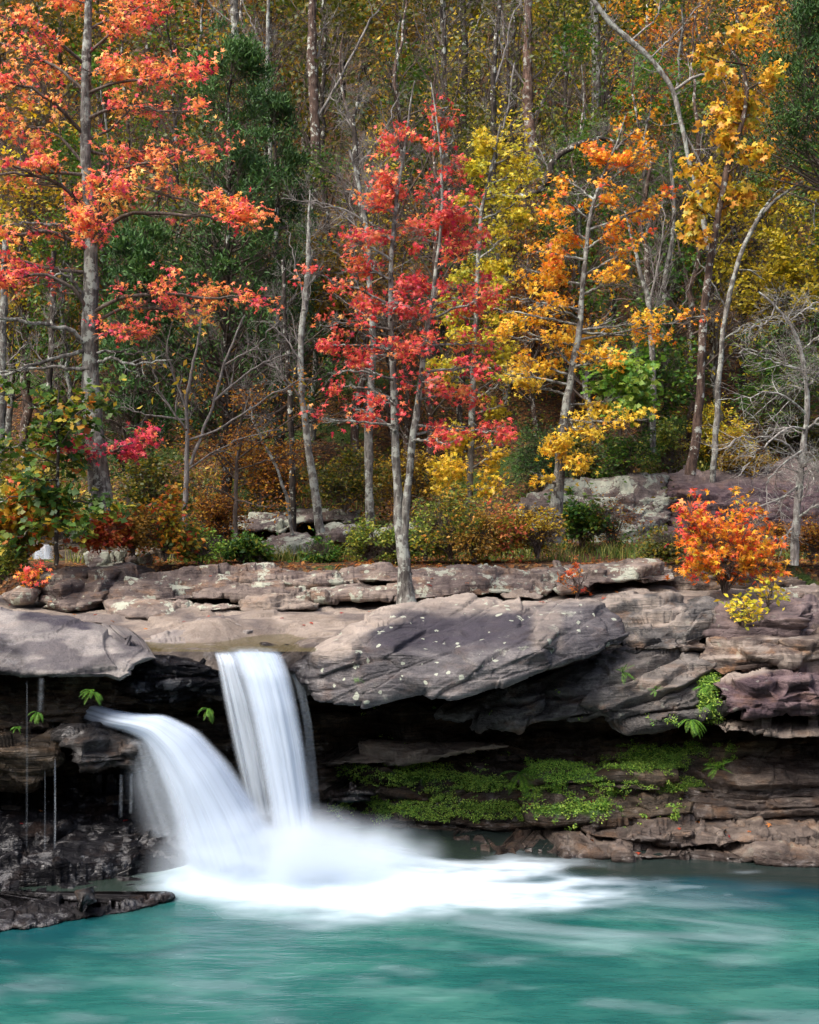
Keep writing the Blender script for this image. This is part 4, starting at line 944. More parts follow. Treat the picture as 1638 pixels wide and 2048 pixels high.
L_rust = leaf_mat('rust_leaf', [(0, (.04, .015, .006)), (.4, (.20, .06, .010)), (.75, (.52, .19, .016)), (1, (.46, .30, .03))])
L_green = leaf_mat('green_leaf', [(0, (.018, .06, .010)), (.4, (.045, .13, .015)), (.8, (.11, .21, .02)), (1, (.26, .26, .03))])
L_ced = leaf_mat('cedar_foliage', [(0, (.012, .045, .010)), (.5, (.035, .100, .016)), (1, (.085, .175, .025))], trans=.15, rough=.7)
L_bright = leaf_mat('spring_green_leaf', [(0, (.08, .22, .03)), (.5, (.20, .38, .04)), (1, (.42, .50, .08))])
L_mix = leaf_mat('mixed_autumn_leaf', [(0, (.04, .10, .012)), (.3, (.15, .17, .02)), (.5, (.46, .32, .02)), (.7, (.60, .20, .02)), (.85, (.50, .04, .03)), (1, (.72, .48, .04))])
# ------------------------------------------------------------------ traced foreground trees
def px2w(px, py, D): return np.array(P(px, py, D))

def trunk_of(geo, pts, k=10, n=40, wig=.012, rng=None):
    """pts: (px,py,D,width_px)"""
    a = np.array(pts, float)
    W = px_path(pts, n)
    d = np.concatenate([[0], np.cumsum(np.hypot(np.diff(a[:, 0]), np.diff(a[:, 1])) + 1e-6)]); d /= d[-1]
    t = np.linspace(0, 1, n)
    r = np.interp(t, d, a[:, 3]) * np.interp(t, d, a[:, 2]) / F / 2
    if rng is not None:
        w = rng.normal(size=W.shape) * wig
        w[1:-1] = (w[:-2] + w[1:-1] + w[2:]) / 3; w[0] = 0
        W = W + w
        r = r * (1 + .10 * rng.normal(size=n) * .6)
    geo.tube(W[None], r[None], k)
    return W, r

def traced_tree(name, label, trunks, limbs, bark, leafmat, tmpl, seed, leaf=.10, nside=9, sub=(6, 5), per=3, sublen=.45, twlen=.22, flat=.45, cat='tree', group=None, tonef=None, droop=.4, up=.05, extra=None, twmat=None, jit=.075, clump=None, limbk=6, subt0=.15, leaft0=.15, crownname='crown', thin=1., ang=(30, 65), outb=.4, updir=.6):
    """trunks, limbs: lists of traced paths (px,py,D,width). Sub-branches, twigs and leaves grow from the limbs"""
    rng = np.random.RandomState(seed)
    b = trunks[0][0]
    root = empty(name, P(b[0], b[1], b[2]), label, cat, group)
    tg = Geo()
    Ws = []
    for tr in trunks: Ws.append(trunk_of(tg, tr, 10, 44, .012, rng))
    tg.obj('trunk', bark, root)
    bg_ = Geo(); lg = Geo()
    N_ = 14
    LP, LR = [], []
    for lb in limbs:
        W = px_path(lb, N_)
        a = np.array(lb, float)
        w = rng.normal(size=W.shape) * .018 * np.linspace(0, 1, N_)[:, None] * 1.5; W = W + w
        r = thin * np.interp(np.linspace(0, 1, N_), np.linspace(0, 1, len(lb)), a[:, 3]) * a[:, 2].mean() / F / 2
        LP.append(W); LR.append(r)
    if extra:                    # further limbs towards and away from the viewer
        for (ti, n, t0, t1, L, lup) in extra:
            W, r = Ws[ti]
            P2, R2, _ = kids(W[None], r[None], n, t0, t1, (60, 85), L, N_, rng, .30 * thin, lup, .14, 1., .2, .35)
            LP += list(P2); LR += list(R2)
    LP = np.array(LP); LR = np.array(LR)
    bg_.tube(LP, LR, limbk)
    Ln = np.linalg.norm(np.diff(LP, axis=1), axis=2).sum(1)
    P2, R2, L2 = kids(LP, LR, sub[0], subt0, 1., ang, np.clip(Ln * .38, sublen * .4, sublen), 6, rng, .55, up, .14, flat, .3, .45)
    bg_.tube(P2, R2, 4)
    P3, R3, L3 = kids(P2, R2, sub[1], .15, 1., (25, 65), twlen, 4, rng, .6, up, .2, max(flat, .6), .4, .6)
    bg_.tube(P3, np.maximum(R3, .0016), 3)
    bg_.obj('branches', twmat or bark, root)
    if per:
        C = on_twigs(P3, per, rng, leaft0, jit)
        C = np.concatenate([C, on_twigs(P2, max(1, per), rng, .5, jit)])
        if clump is not None:
            keep = clump(C, rng); C = C[keep]
        tone = None
        if tonef is not None: tone = np.clip(tonef(C, rng), 0, 1)
        ax = Ws[0][0][:, :2].mean(0)
        out = unit(np.concatenate([C[:, :2] - ax, np.zeros((len(C), 1))], 1))
        leaves(lg, C, leaf, tmpl, rng, out, droop, updir, tone, outb=outb)
        lg.obj(crownname, leafmat, root)
    return root

def wpx(C): return CX + C[:, 0] / C[:, 1] * F, CY + (CAMZ - C[:, 2]) / C[:, 1] * F

# big sweetgum at the left
T1 = [(208, 1075, 20.3, 56), (203, 1000, 20.3, 46), (192, 900, 20.3, 40), (180, 760, 20.3, 36), (180, 640, 20.2, 32), (183, 560, 20.2, 30), (182, 450, 20.2, 26), (174, 350, 20.2, 24), (171, 240, 20.2, 21), (173, 120, 20.2, 18), (178, 0, 20.2, 14), (184, -140, 20.2, 9)]
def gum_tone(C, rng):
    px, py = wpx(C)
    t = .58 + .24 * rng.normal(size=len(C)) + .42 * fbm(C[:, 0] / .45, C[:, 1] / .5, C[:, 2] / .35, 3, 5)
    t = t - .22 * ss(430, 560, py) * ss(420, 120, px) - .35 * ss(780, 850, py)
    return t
LB = [
 [(183, 628, 20.2, 9), (230, 596, 20.0, 7), (300, 585, 19.8, 6), (400, 592, 19.7, 5), (520, 598, 19.6, 3)],
 [(185, 650, 20.2, 8), (240, 612, 20.4, 6), (330, 622, 20.5, 5), (440, 612, 20.5, 3)],
 [(186, 490, 20.2, 11), (232, 428, 20.0, 8), (300, 424, 19.8, 7), (400, 436, 19.7, 5), (522, 436, 19.6, 2.5)],
 [(184, 400, 20.2, 9), (240, 362, 20.0, 6), (310, 385, 19.9, 5), (400, 410, 19.8, 4), (490, 420, 19.7, 2.5)],
 [(176, 372, 20.2, 9), (240, 335, 20.0, 6), (330, 320, 19.8, 5), (420, 290, 19.7, 3), (456, 268, 19.6, 2)],
 [(174, 300, 20.2, 8), (230, 318, 20.4, 5), (330, 290, 20.6, 4), (400, 300, 20.6, 2)],
 [(173, 238, 20.2, 8), (230, 212, 20.0, 6), (300, 215, 19.8, 5), (380, 228, 19.7, 3), (405, 215, 19.6, 2)],
 [(172, 190, 20.2, 7), (220, 165, 20.0, 5), (300, 160, 19.8, 4), (410, 140, 19.7, 2.5)],
 [(173, 110, 20.2, 7), (230, 60, 20.0, 5), (270, 20, 20.0, 4), (320, -10, 19.8, 3)],
 [(174, 60, 20.2, 6), (240, 30, 20.3, 4), (290, -30, 20.4, 3)],
 [(170, 130, 20.2, 8), (120, 85, 19.9, 6), (60, 55, 19.6, 5), (-40, 20, 19.4, 3)],
 [(168, 180, 20.2, 8), (110, 130, 20.4, 6), (40, 100, 20.6, 5), (-40, 70, 20.6, 3)],
 [(168, 270, 20.2, 9), (120, 215, 19.9, 7), (70, 180, 19.6, 5), (-50, 150, 19.4, 3)],
 [(170, 330, 20.2, 8), (110, 262, 20.3, 6), (50, 250, 20.4, 5), (-50, 235, 20.4, 3)],
 [(172, 350, 20.2, 8), (120, 345, 20.0, 6), (50, 340, 19.8, 5), (-50, 300, 19.7, 3)],
 [(174, 430, 20.2, 9), (130, 370, 19.9, 7), (70, 350, 19.7, 6), (-50, 345, 19.6, 3)],
 [(176, 500, 20.2, 10), (110, 462, 19.9, 8), (50, 468, 19.7, 7), (-50, 460, 19.6, 4)],
 [(178, 545, 20.2, 8), (110, 540, 20.2, 6), (40, 520, 20.2, 5), (-50, 520, 20.0, 3)],
 [(178, 625, 20.2, 9), (145, 570, 19.9, 7), (80, 545, 19.7, 5), (-40, 575, 19.6, 3)],
 [(200, 905, 20.3, 7), (225, 905, 20.1, 5), (255, 888, 20.0, 4), (290, 880, 19.9, 2.5)],
 [(196, 905, 20.3, 6), (160, 900, 20.1, 4), (120, 890, 20.0, 2)],
 [(182, 690, 20.2, 7), (215, 660, 20.0, 5), (250, 668, 19.9, 3), (285, 655, 19.8, 2)],
]
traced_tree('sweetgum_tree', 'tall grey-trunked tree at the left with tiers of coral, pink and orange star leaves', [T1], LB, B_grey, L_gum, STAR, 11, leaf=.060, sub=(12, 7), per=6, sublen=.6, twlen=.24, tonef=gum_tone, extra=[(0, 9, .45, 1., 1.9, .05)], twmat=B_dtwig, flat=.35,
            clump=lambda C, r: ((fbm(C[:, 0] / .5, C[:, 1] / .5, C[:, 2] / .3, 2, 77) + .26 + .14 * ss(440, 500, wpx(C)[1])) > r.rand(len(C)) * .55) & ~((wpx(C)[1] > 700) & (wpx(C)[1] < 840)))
# its bare lower limbs as a second set grown the same way (no leaves): part of the same tree
def bare_limbs(root, limbs, mat, seed, sub=(5, 5), sublen=.5, twlen=.3, name='bare_branches', up=.05, ang=(30, 65)):
    rng = np.random.RandomState(seed); g = Geo(); LP, LR = [], []
    for lb in limbs:
        W = px_path(lb, 16); W = W + rng.normal(size=W.shape) * .016
        a = np.array(lb, float)
        LP.append(W); LR.append(np.interp(np.linspace(0, 1, 16), np.linspace(0, 1, len(lb)), a[:, 3]) * a[:, 2].mean() / F / 2)
    LP = np.array(LP); LR = np.array(LR); g.tube(LP, LR, 6)
    Ln = np.linalg.norm(np.diff(LP, axis=1), axis=2).sum(1)
    P2, R2, _ = kids(LP, LR, sub[0], .15, 1, ang, np.clip(Ln * .45, .1, sublen), 7, rng, .55, up, .22, .8, .3, .5)
    g.tube(P2, R2, 4)
    P3, R3, _ = kids(P2, R2, sub[1], .15, 1, (25, 65), twlen, 5, rng, .6, up, .28, 1, .4, .6)
    g.tube(P3, np.maximum(R3, .0018), 3)
    return g.obj(name, mat, root)
gum = bpy.data.objects['sweetgum_tree']
bare_limbs(gum, [
 [(180, 690, 20.2, 12), (140, 660, 20.0, 9), (90, 648, 19.8, 8), (40, 640, 19.7, 7), (-40, 632, 19.6, 4)],
 [(176, 705, 20.2, 10), (120, 712, 20.1, 8), (60, 732, 20.0, 7), (0, 752, 19.9, 5), (-50, 790, 19.9, 3)],
 [(178, 735, 20.2, 9), (130, 738, 20.3, 7), (80, 732, 20.4, 5), (30, 745, 20.4, 4), (-40, 740, 20.4, 3)],
 [(196, 725, 20.2, 8), (225, 712, 20.0, 6), (260, 728, 19.9, 5), (300, 726, 19.8, 4), (345, 716, 19.8, 2)],
 [(196, 706, 20.2, 7), (230, 700, 20.3, 5), (262, 708, 20.3, 4), (320, 700, 20.3, 2)],
 [(168, 600, 20.2, 8), (150, 560, 20.0, 6), (120, 545, 19.9, 4), (60, 560, 19.8, 3)],
 [(174, 480, 20.2, 8), (135, 452, 20.0, 7), (60, 445, 19.9, 5), (0, 455, 19.9, 3)]], B_grey, 12)

# scarlet double-stemmed sweetgum in the middle
def red_tone(C, rng):
    px, py = wpx(C)
    return .40 + .26 * rng.normal(size=len(C)) + .45 * fbm(C[:, 0] / .4, C[:, 1] / .4, C[:, 2] / .3, 3, 15) + .12 + .12 * ss(900, 650, px) * ss(700, 500, py)
R1 = [(813, 1206, 18.6, 46), (812, 1190, 18.6, 33), (810, 1150, 18.6, 27), (803, 1080, 18.6, 24), (795, 980, 18.6, 18), (790, 870, 18.6, 16), (786, 740, 18.6, 13), (780, 600, 18.6, 11), (783, 480, 18.6, 9), (798, 370, 18.6, 7), (815, 260, 18.6, 5), (828, 160, 18.6, 3)]
R2 = [(808, 1090, 18.6, 18), (812, 1010, 18.55, 16), (822, 900, 18.5, 14), (838, 790, 18.5, 12), (852, 680, 18.45, 10), (872, 560, 18.4, 8), (884, 450, 18.4, 6), (884, 330, 18.4, 5), (872, 230, 18.4, 3), (862, 165, 18.4, 2)]
LR_ = []
rg = np.random.RandomState(4)
for (st, y0, xe, ye, dD) in [(0, 850, 636, 838, -.3), (0, 862, 700, 812, .5), (1, 850, 1008, 868, -.3), (1, 870, 960, 850, .5), (1, 880, 900, 885, -.9), (0, 800, 690, 770, .4), (1, 800, 965, 780, .3), (0, 760, 665, 740, -.3), (1, 745, 985, 740, -.3), (0, 700, 655, 690, .3),
                             (1, 690, 965, 690, .2), (0, 660, 642, 650, -.2), (1, 640, 1000, 590, -.2), (0, 610, 622, 545, -.3), (1, 600, 975, 560, .4), (0, 560, 690, 520, .3), (1, 540, 960, 500, -.2), (0, 520, 700, 480, -.3), (1, 500, 950, 470, .2), (0, 480, 730, 440, .2),
                             (1, 440, 940, 410, -.2), (0, 430, 735, 400, -.2), (1, 400, 915, 370, .1), (0, 390, 760, 340, .2), (0, 720, 760, 690, -1.), (1, 700, 850, 680, -1.1), (0, 640, 800, 600, -1.), (1, 780, 860, 760, -1.1), (0, 810, 770, 800, -1.), (0, 320, 790, 270, .1), (1, 320, 910, 280, 0), (1, 260, 890, 215, 0)]:
    tr = R1 if st == 0 else R2
    xs = np.interp(y0, [p[1] for p in tr][::-1], [p[0] for p in tr][::-1])
    y1 = y0 - .25 * abs(xe - xs) * (1 if y0 < 830 else .3)
    LR_.append([(xs, y0, 18.5, 6), ((xs * .6 + xe * .4), (y0 + ye) / 2 - 6 + rg.rand() * 6, 18.5 + dD * .5, 4.5), (xe, ye, 18.5 + dD, 2)])
traced_tree('scarlet_gum_tree', 'slender double-stemmed tree with scarlet and coral star leaves, rooted on the ledge', [R1, R2], LR_, B_grey, L_red, STAR, 21, leaf=.052, sub=(8, 7), per=6, sublen=.34, twlen=.20, tonef=red_tone, extra=[(0, 8, .42, .95, .7, .1), (1, 10, .3, .95, .7, .1)], twmat=B_grey, flat=.5,
            clump=lambda C, r: (fbm(C[:, 0] / .35, C[:, 1] / .35, C[:, 2] / .22, 2, 79) + .09 > r.rand(len(C)) * .6) & (wpx(C)[1] < 900))

# orange and yellow gum, right of centre
def org_tone(C, rng):
    px, py = wpx(C)
    return .62 + .22 * rng.normal(size=len(C)) + .35 * fbm(C[:, 0] / .5, C[:, 1] / .5, C[:, 2] / .35, 3, 25) + .35 * ss(640, 800, py) - .22 * ss(620, 450, py) - .15 * ss(1280, 1380, px)
O1 = [(1108, 1085, 22.2, 30), (1115, 1000, 22.2, 26), (1122, 900, 22.2, 20), (1132, 810, 22.2, 17), (1148, 720, 22.2, 14), (1160, 640, 22.2, 12), (1170, 530, 22.2, 10), (1178, 440, 22.2, 8), (1200, 360, 22.2, 6), (1238, 285, 22.2, 4), (1250, 230, 22.2, 2)]
LO = []
for (y0, xe, ye, dD) in [(840, 1290, 840, -.4), (810, 1230, 800, .3), (860, 1180, 845, -.6), (790, 1010, 750, .3), (770, 985, 730, -.4), (750, 1060, 720, .3), (735, 1230, 705, -.4), (700, 1215, 720, -.6), (690, 1000, 665, -.2), (680, 1400, 632, -.3), (665, 1330, 668, .4), (660, 1300, 640, -.5), (650, 985, 612, .3), (640, 1100, 600, -.6),
                         (620, 1020, 590, -.3), (590, 1250, 545, -.3), (570, 1065, 540, .3), (550, 1290, 480, .2), (520, 1085, 500, -.3), (500, 1230, 450, -.4), (480, 1100, 430, .2), (460, 1340, 400, .3), (440, 1120, 390, -.2), (420, 1260, 360, .1), (400, 1130, 355, .3), (380, 1270, 320, -.2), (350, 1300, 290, .2), (330, 1190, 300, 0), (300, 1290, 240, 0),
                         (930, 1170, 925, -.4), (970, 1080, 950, -.3), (900, 1100, 880, -.5)]:
    xs = np.interp(y0, [p[1] for p in O1][::-1], [p[0] for p in O1][::-1])
    LO.append([(xs, y0, 22.2, 6), (xs * .55 + xe * .45, (y0 + ye) / 2 + 4, 22.2 + dD * .5, 4), (xe, ye, 22.2 + dD, 2)])
traced_tree('orange_gum_tree', 'airy tree right of centre, orange above and yellow in its low boughs', [O1], LO, B_grey, L_org, STAR, 31, leaf=.060, sub=(9, 7), per=6, sublen=.56, twlen=.24, tonef=org_tone, extra=[(0, 8, .35, .95, 1., .1)], twmat=B_grey, flat=.45,
            clump=lambda C, r: fbm(C[:, 0] / .5, C[:, 1] / .5, C[:, 2] / .25, 2, 81) + .16 > r.rand(len(C)) * .6)

# yellow-green gum behind the scarlet one
def yel_tone(C, rng):
    px, py = wpx(C)
    return .45 + .2 * rng.normal(size=len(C)) + .3 * fbm(C[:, 0] / .5, C[:, 1] / .5, C[:, 2] / .35, 3, 35) + .4 * ss(820, 900, py)
Y1 = [(940, 1075, 24., 16), (938, 960, 24., 14), (945, 820, 24., 13), (950, 680, 24., 11), (955, 540, 24., 10), (962, 420, 24., 8), (985, 330, 24., 6), (1000, 250, 24., 3)]
LY = []
for (y0, xe, ye, dD) in [(1000, 880, 960, -.3), (980, 1010, 970, -.4), (960, 900, 920, .2), (940, 1000, 900, -.3), (930, 880, 940, -.5), (900, 1010, 875, .2), (880, 900, 860, -.3), (830, 1020, 800, .2), (800, 1010, 760, -.3), (760, 880, 730, -.3), (740, 1020, 710, .2), (700, 1010, 670, -.3), (660, 1030, 640, .3), (640, 880, 620, .1), (600, 1010, 560, -.2), (560, 1000, 520, .2), (520, 1010, 470, -.2),
                         (480, 1040, 440, .2), (440, 1045, 400, -.2), (420, 920, 390, .2), (400, 1050, 370, 0), (370, 1060, 335, .2), (350, 935, 330, -.1), (330, 1045, 300, .1), (300, 960, 270, 0)]:
    xs = np.interp(y0, [p[1] for p in Y1][::-1], [p[0] for p in Y1][::-1])
    LY.append([(xs, y0, 24, 5), (xs * .55 + xe * .45, (y0 + ye) / 2 + 4, 24 + dD * .5, 4), (xe, ye, 24 + dD, 2)])
traced_tree('yellow_gum_tree', 'thin tree with yellow-green star leaves showing behind and right of the scarlet tree', [Y1], LY, B_grey, L_yel, STAR, 41, leaf=.060, sub=(8, 7), per=5, sublen=.46, twlen=.22, tonef=yel_tone, extra=[(0, 8, .2, .95, .8, .1)], twmat=B_grey, flat=.5,
            clump=lambda C, r: fbm(C[:, 0] / .5, C[:, 1] / .5, C[:, 2] / .25, 2, 83) + .42 > r.rand(len(C)) * .6)

# dark twisting brown stem hung with broad golden leaves
def brn_keep(C, r):
    px, py = wpx(C); return py < 470
traced_tree('broadleaf_sapling', 'curving brown-stemmed tree with big golden leaves hanging near the upper right', [[(1380, 950, 23.8, 22), (1392, 880, 23.8, 19), (1400, 790, 23.8, 17), (1406, 650, 23.8, 15), (1418, 540, 23.8, 14), (1432, 460, 23.8, 13), (1452, 340, 23.8, 12), (1480, 260, 23.8, 10), (1496, 200, 23.8, 9), (1490, 130, 23.8, 7), (1460, 92, 23.8, 5), (1425, 78, 23.8, 3)]],
   [[(1445, 380, 23.8, 5), (1400, 340, 23.6, 3), (1385, 320, 23.5, 2)], [(1450, 350, 23.8, 5), (1500, 310, 23.6, 3), (1520, 300, 23.5, 2)], [(1435, 440, 23.8, 4), (1400, 420, 23.6, 3), (1385, 400, 23.5, 2)], [(1485, 250, 23.8, 4), (1430, 230, 23.6, 3), (1410, 230, 23.5, 2)],
    [(1494, 180, 23.8, 4), (1530, 160, 23.6, 3), (1550, 150, 23.5, 2)], [(1490, 130, 23.8, 4), (1440, 120, 23.6, 3), (1400, 110, 23.5, 2)], [(1440, 420, 23.8, 4), (1480, 400, 23.9, 3), (1500, 390, 24, 2)], [(1460, 92, 23.8, 4), (1480, 60, 23.6, 3), (1500, 40, 23.5, 2)], [(1430, 480, 23.8, 3), (1400, 470, 23.6, 3), (1380, 460, 23.5, 2)]],
   B_brown, leaf_mat('golden_broad_leaf', [(0, (.30, .30, .03)), (.3, (.62, .42, .03)), (.7, (.70, .34, .03)), (1, (.50, .20, .03))]), MAPLE, 51, leaf=.088, sub=(6, 4), per=3, sublen=.5, twlen=.25, flat=.8, droop=.9, extra=[(0, 6, .6, 1., .6, .1)])

# leaning pale trunk at the right
bt = traced_tree('leaning_pale_tree', 'bare white-barked forked tree leaning right in front of the yellow thicket', [[(1424, 985, 26, 11.7), (1430, 880, 26, 11.7), (1438, 760, 26, 10.9), (1442, 700, 26, 10.1), (1452, 620, 26, 10.1), (1468, 550, 26, 9.4), (1492, 480, 26, 9.4), (1522, 428, 26, 7.8), (1560, 394, 26, 6.2), (1606, 362, 26, 3.9)], [(1510, 445, 26, 7.0), (1540, 400, 26, 5.5), (1570, 370, 26, 3.1)]],
   [[(1455, 620, 26, 4), (1420, 560, 26, 3), (1400, 520, 26, 2)], [(1475, 540, 26, 4), (1500, 540, 26, 3), (1530, 560, 26, 2)], [(1445, 680, 26, 4), (1490, 650, 26, 3), (1520, 655, 26, 2)]], B_pale, L_olive, OVAL, 61, sub=(3, 3), per=0, sublen=.5, twlen=.3, flat=1)

# bare snag at the right
SN = [[(1588, 1130, 20.4, 18.7), (1590, 1060, 20.4, 15.8), (1598, 980, 20.4, 14.4), (1606, 900, 20.3, 12.2), (1614, 830, 20.3, 10.8), (1612, 760, 20.3, 9.4), (1600, 690, 20.3, 8.6), (1580, 640, 20.3, 7.2), (1548, 612, 20.2, 5.8), (1520, 584, 20.2, 3.6)]]
SL = [[(1604, 930, 20.3, 7.2), (1570, 880, 20.1, 5.8), (1520, 872, 19.9, 4.3), (1470, 880, 19.8, 3.6), (1430, 905, 19.8, 2.2)], [(1612, 860, 20.3, 6.5), (1580, 850, 20.0, 5.0), (1540, 880, 19.8, 4.3), (1500, 920, 19.7, 2.9), (1470, 960, 19.7, 1.4)],
      [(1614, 830, 20.3, 6.5), (1570, 790, 20.1, 5.0), (1530, 780, 19.9, 3.6), (1490, 800, 19.8, 2.9), (1440, 800, 19.8, 1.4)], [(1610, 740, 20.3, 5.8), (1560, 730, 20.1, 4.3), (1510, 700, 20.0, 2.9), (1480, 705, 19.9, 2.2)],
      [(1612, 780, 20.3, 6.5), (1640, 740, 20.2, 5.0), (1680, 700, 20.0, 3.6)], [(1612, 860, 20.3, 6.5), (1650, 830, 20.2, 5.0), (1690, 800, 20.0, 3.6)], [(1582, 640, 20.3, 4.3), (1620, 610, 20.2, 3.6), (1660, 600, 20.0, 2.2)], [(1550, 614, 20.2, 3.6), (1540, 640, 20.2, 2.9), (1500, 660, 20.1, 2.2)],
      [(1598, 970, 20.4, 6.5), (1560, 1000, 20.1, 5.0), (1520, 1010, 19.9, 3.6), (1490, 1040, 19.8, 2.2)], [(1600, 950, 20.4, 5.8), (1640, 930, 20.1, 4.3), (1680, 960, 19.9, 2.9)], [(1592, 1040, 20.4, 5.8), (1630, 1010, 20.2, 4.3), (1680, 1000, 20.0, 2.9)], [(1606, 900, 20.3, 5.8), (1560, 930, 20.0, 4.3), (1530, 970, 19.9, 2.9), (1540, 1030, 19.8, 1.4)],
      [(1592, 1050, 20.4, 5.0), (1560, 1080, 20.1, 3.6), (1530, 1075, 20.0, 2.2)], [(1604, 700, 20.3, 4.3), (1640, 670, 20.2, 3.6), (1670, 640, 20, 2.2)]]
snag = traced_tree('bare_snag', 'tangled leafless grey snag with lichened twigs at the right edge', SN, SL, B_snag, L_olive, OVAL, 71, sub=(11, 7), per=0, sublen=.7, twlen=.3, flat=1, up=-.02, ang=(35, 80), extra=[(0, 16, .15, .98, .9, .0)], thin=.9)

# other traced trunks standing in the wood (bare below, crowns out of the frame or thin)
def pole(name, label, tr, limbs, bark, seed, sub=(7, 6), leafm=None, per=0, tm=OVAL, leaf=.08, sublen=.6, twmat=None, extra=None, twlen=.3, up=.12):
    return traced_tree(name, label, [tr], limbs, bark, leafm or L_olive, tm, seed, leaf=leaf, sub=sub, per=per, sublen=sublen, twlen=twlen, flat=1., twmat=twmat or B_twig, extra=extra, up=up, limbk=5, thin=.62)
pole('bare_tree', 'grey lichened trunk leaning left at the foot just left of the scarlet tree', [(642, 1065, 23, 20), (632, 1000, 23, 18), (618, 900, 23, 15), (604, 800, 23, 13), (600, 700, 23.1, 12), (612, 600, 23.2, 14), (618, 520, 23.3, 11), (616, 440, 23.4, 6), (622, 380, 23.4, 2)],
     [[(600, 720, 23, 7), (560, 660, 23, 5), (520, 640, 23, 3)], [(604, 800, 23, 6), (560, 740, 22.8, 5), (480, 700, 22.6, 3)], [(612, 620, 23, 7), (590, 520, 23, 5), (575, 460, 23, 3)]], B_pale, 81, extra=[(0, 9, .3, 1., 1.2, .3)])
pole('bare_tree', 'straight dark slim trunk just left of the grey leaning one', [(586, 1072, 23.4, 14), (585, 980, 23.4, 13), (584, 880, 23.4, 12), (578, 760, 23.4, 11), (570, 640, 23.4, 9), (566, 520, 23.4, 7)], [[(580, 780, 23.4, 5), (540, 720, 23.3, 4), (500, 690, 23.2, 2)]], B_dark, 82, extra=[(0, 8, .4, 1., 1., .3)])
pole('bare_tree', 'very thin pale bent stem left of the slim dark trunk', [(584, 1070, 22.8, 7), (574, 1000, 22.8, 7), (556, 940, 22.8, 6), (530, 890, 22.8, 6), (505, 840, 22.8, 5), (500, 780, 22.8, 3)], [[(530, 890, 22.8, 4), (500, 880, 22.8, 3), (470, 870, 22.8, 2)]], B_pale, 83, extra=[(0, 5, .5, 1., .5, .3)])
pole('bare_tree', 'mottled grey-green trunk directly left of the scarlet stems', [(744, 1075, 23.2, 20), (740, 1000, 23.2, 18), (738, 900, 23.2, 17), (742, 800, 23.2, 15), (746, 700, 23.2, 13), (742, 600, 23.2, 11), (735, 480, 23.2, 9), (722, 380, 23.2, 7), (700, 300, 23.2, 5)],
     [[(742, 620, 23.2, 7), (700, 540, 23.2, 5), (670, 500, 23.2, 3)], [(735, 480, 23.2, 6), (680, 420, 23.1, 5), (600, 395, 23, 3)], [(725, 400, 23.2, 5), (760, 330, 23.1, 4), (800, 300, 23, 2)]], B_grey, 84, sub=(6, 6), extra=[(0, 14, .45, 1., 1.3, .2)])
pole('dark_crooked_tree', 'black crooked trunk with bare twigs above and left of the scarlet tree', [(735, 520, 25, 12), (728, 450, 25, 12), (715, 360, 25, 13), (712, 300, 25, 12), (706, 240, 25, 9), (718, 190, 25, 6)], [[(715, 330, 25, 6), (760, 280, 25, 5), (800, 190, 25, 3)], [(708, 260, 25, 6), (680, 220, 25, 4), (660, 190, 25, 2)], [(730, 440, 25, 7), (670, 410, 24.8, 5), (560, 394, 24.6, 3)]], B_dark, 85, sub=(9, 7), extra=[(0, 14, .2, 1., 1., .3)], sublen=.8)
pole('bare_tree', 'tall reddish brown trunk standing in the gap above the orange tree', [(1080, 520, 32, 32), (1074, 440, 32, 28), (1066, 340, 32, 26), (1058, 250, 32, 24), (1054, 150, 32, 20), (1056, 40, 32, 17), (1060, -120, 32, 12)], [[(1056, 180, 32, 9), (1010, 110, 32, 7), (985, 40, 32, 5)], [(1058, 250, 32, 7), (1110, 160, 32, 5), (1140, 90, 32, 3)]], bark_mat('red_brown_bark', (.06, .035, .025), (.24, .15, .115), .15), 86, extra=[(0, 8, .4, 1., 1.8, .3)])
pole('bare_tree', 'pale grey trunk rising out of the frame right of the tall reddish brown one', [(1172, 500, 34, 22), (1182, 380, 34, 21), (1192, 260, 34, 20), (1194, 120, 34, 18), (1188, 0, 34, 16), (1184, -120, 34, 12)], [[(1192, 250, 34, 8), (1150, 170, 34, 6), (1120, 90, 34, 4)]], B_grey, 87, extra=[(0, 8, .4, 1., 1.8, .3)])
pole('forked_pale_tree', 'pale limb slanting down from the top with a side fork reaching right', [(1420, 500, 27, 12), (1398, 400, 27, 8), (1365, 260, 27, 9), (1345, 175, 27, 10), (1305, 120, 27, 10), (1262, 82, 27, 11), (1215, 40, 27, 11), (1180, -10, 27, 9)], [[(1350, 180, 27, 11), (1390, 152, 26.8, 10), (1440, 150, 26.7, 8), (1472, 160, 26.6, 6)], [(1262, 82, 27, 8), (1320, 30, 27, 5), (1325, -40, 27, 3)], [(1365, 260, 27, 8), (1410, 340, 27, 6), (1440, 400, 27, 3)], [(1300, 118, 27, 6), (1360, 60, 27, 4), (1400, 10, 27, 3)]], B_pale, 88, sub=(6, 6), extra=[(0, 12, .1, .95, 1.3, .2)])
pole('bare_tree', 'slim grey trunk right of the orange tree with a forked middle', [(1306, 905, 26.5, 13), (1306, 800, 26.5, 13), (1304, 700, 26.5, 12), (1300, 610, 26.5, 11), (1280, 540, 26.5, 8), (1262, 470, 26.5, 5), (1250, 420, 26.5, 3)], [[(1300, 600, 26.5, 8), (1318, 520, 26.5, 6), (1330, 440, 26.5, 4), (1325, 380, 26.5, 2)], [(1305, 760, 26.5, 5), (1240, 720, 26.3, 4), (1200, 690, 26.2, 2)]], B_grey, 89, extra=[(0, 9, .5, 1., 1.1, .3)])
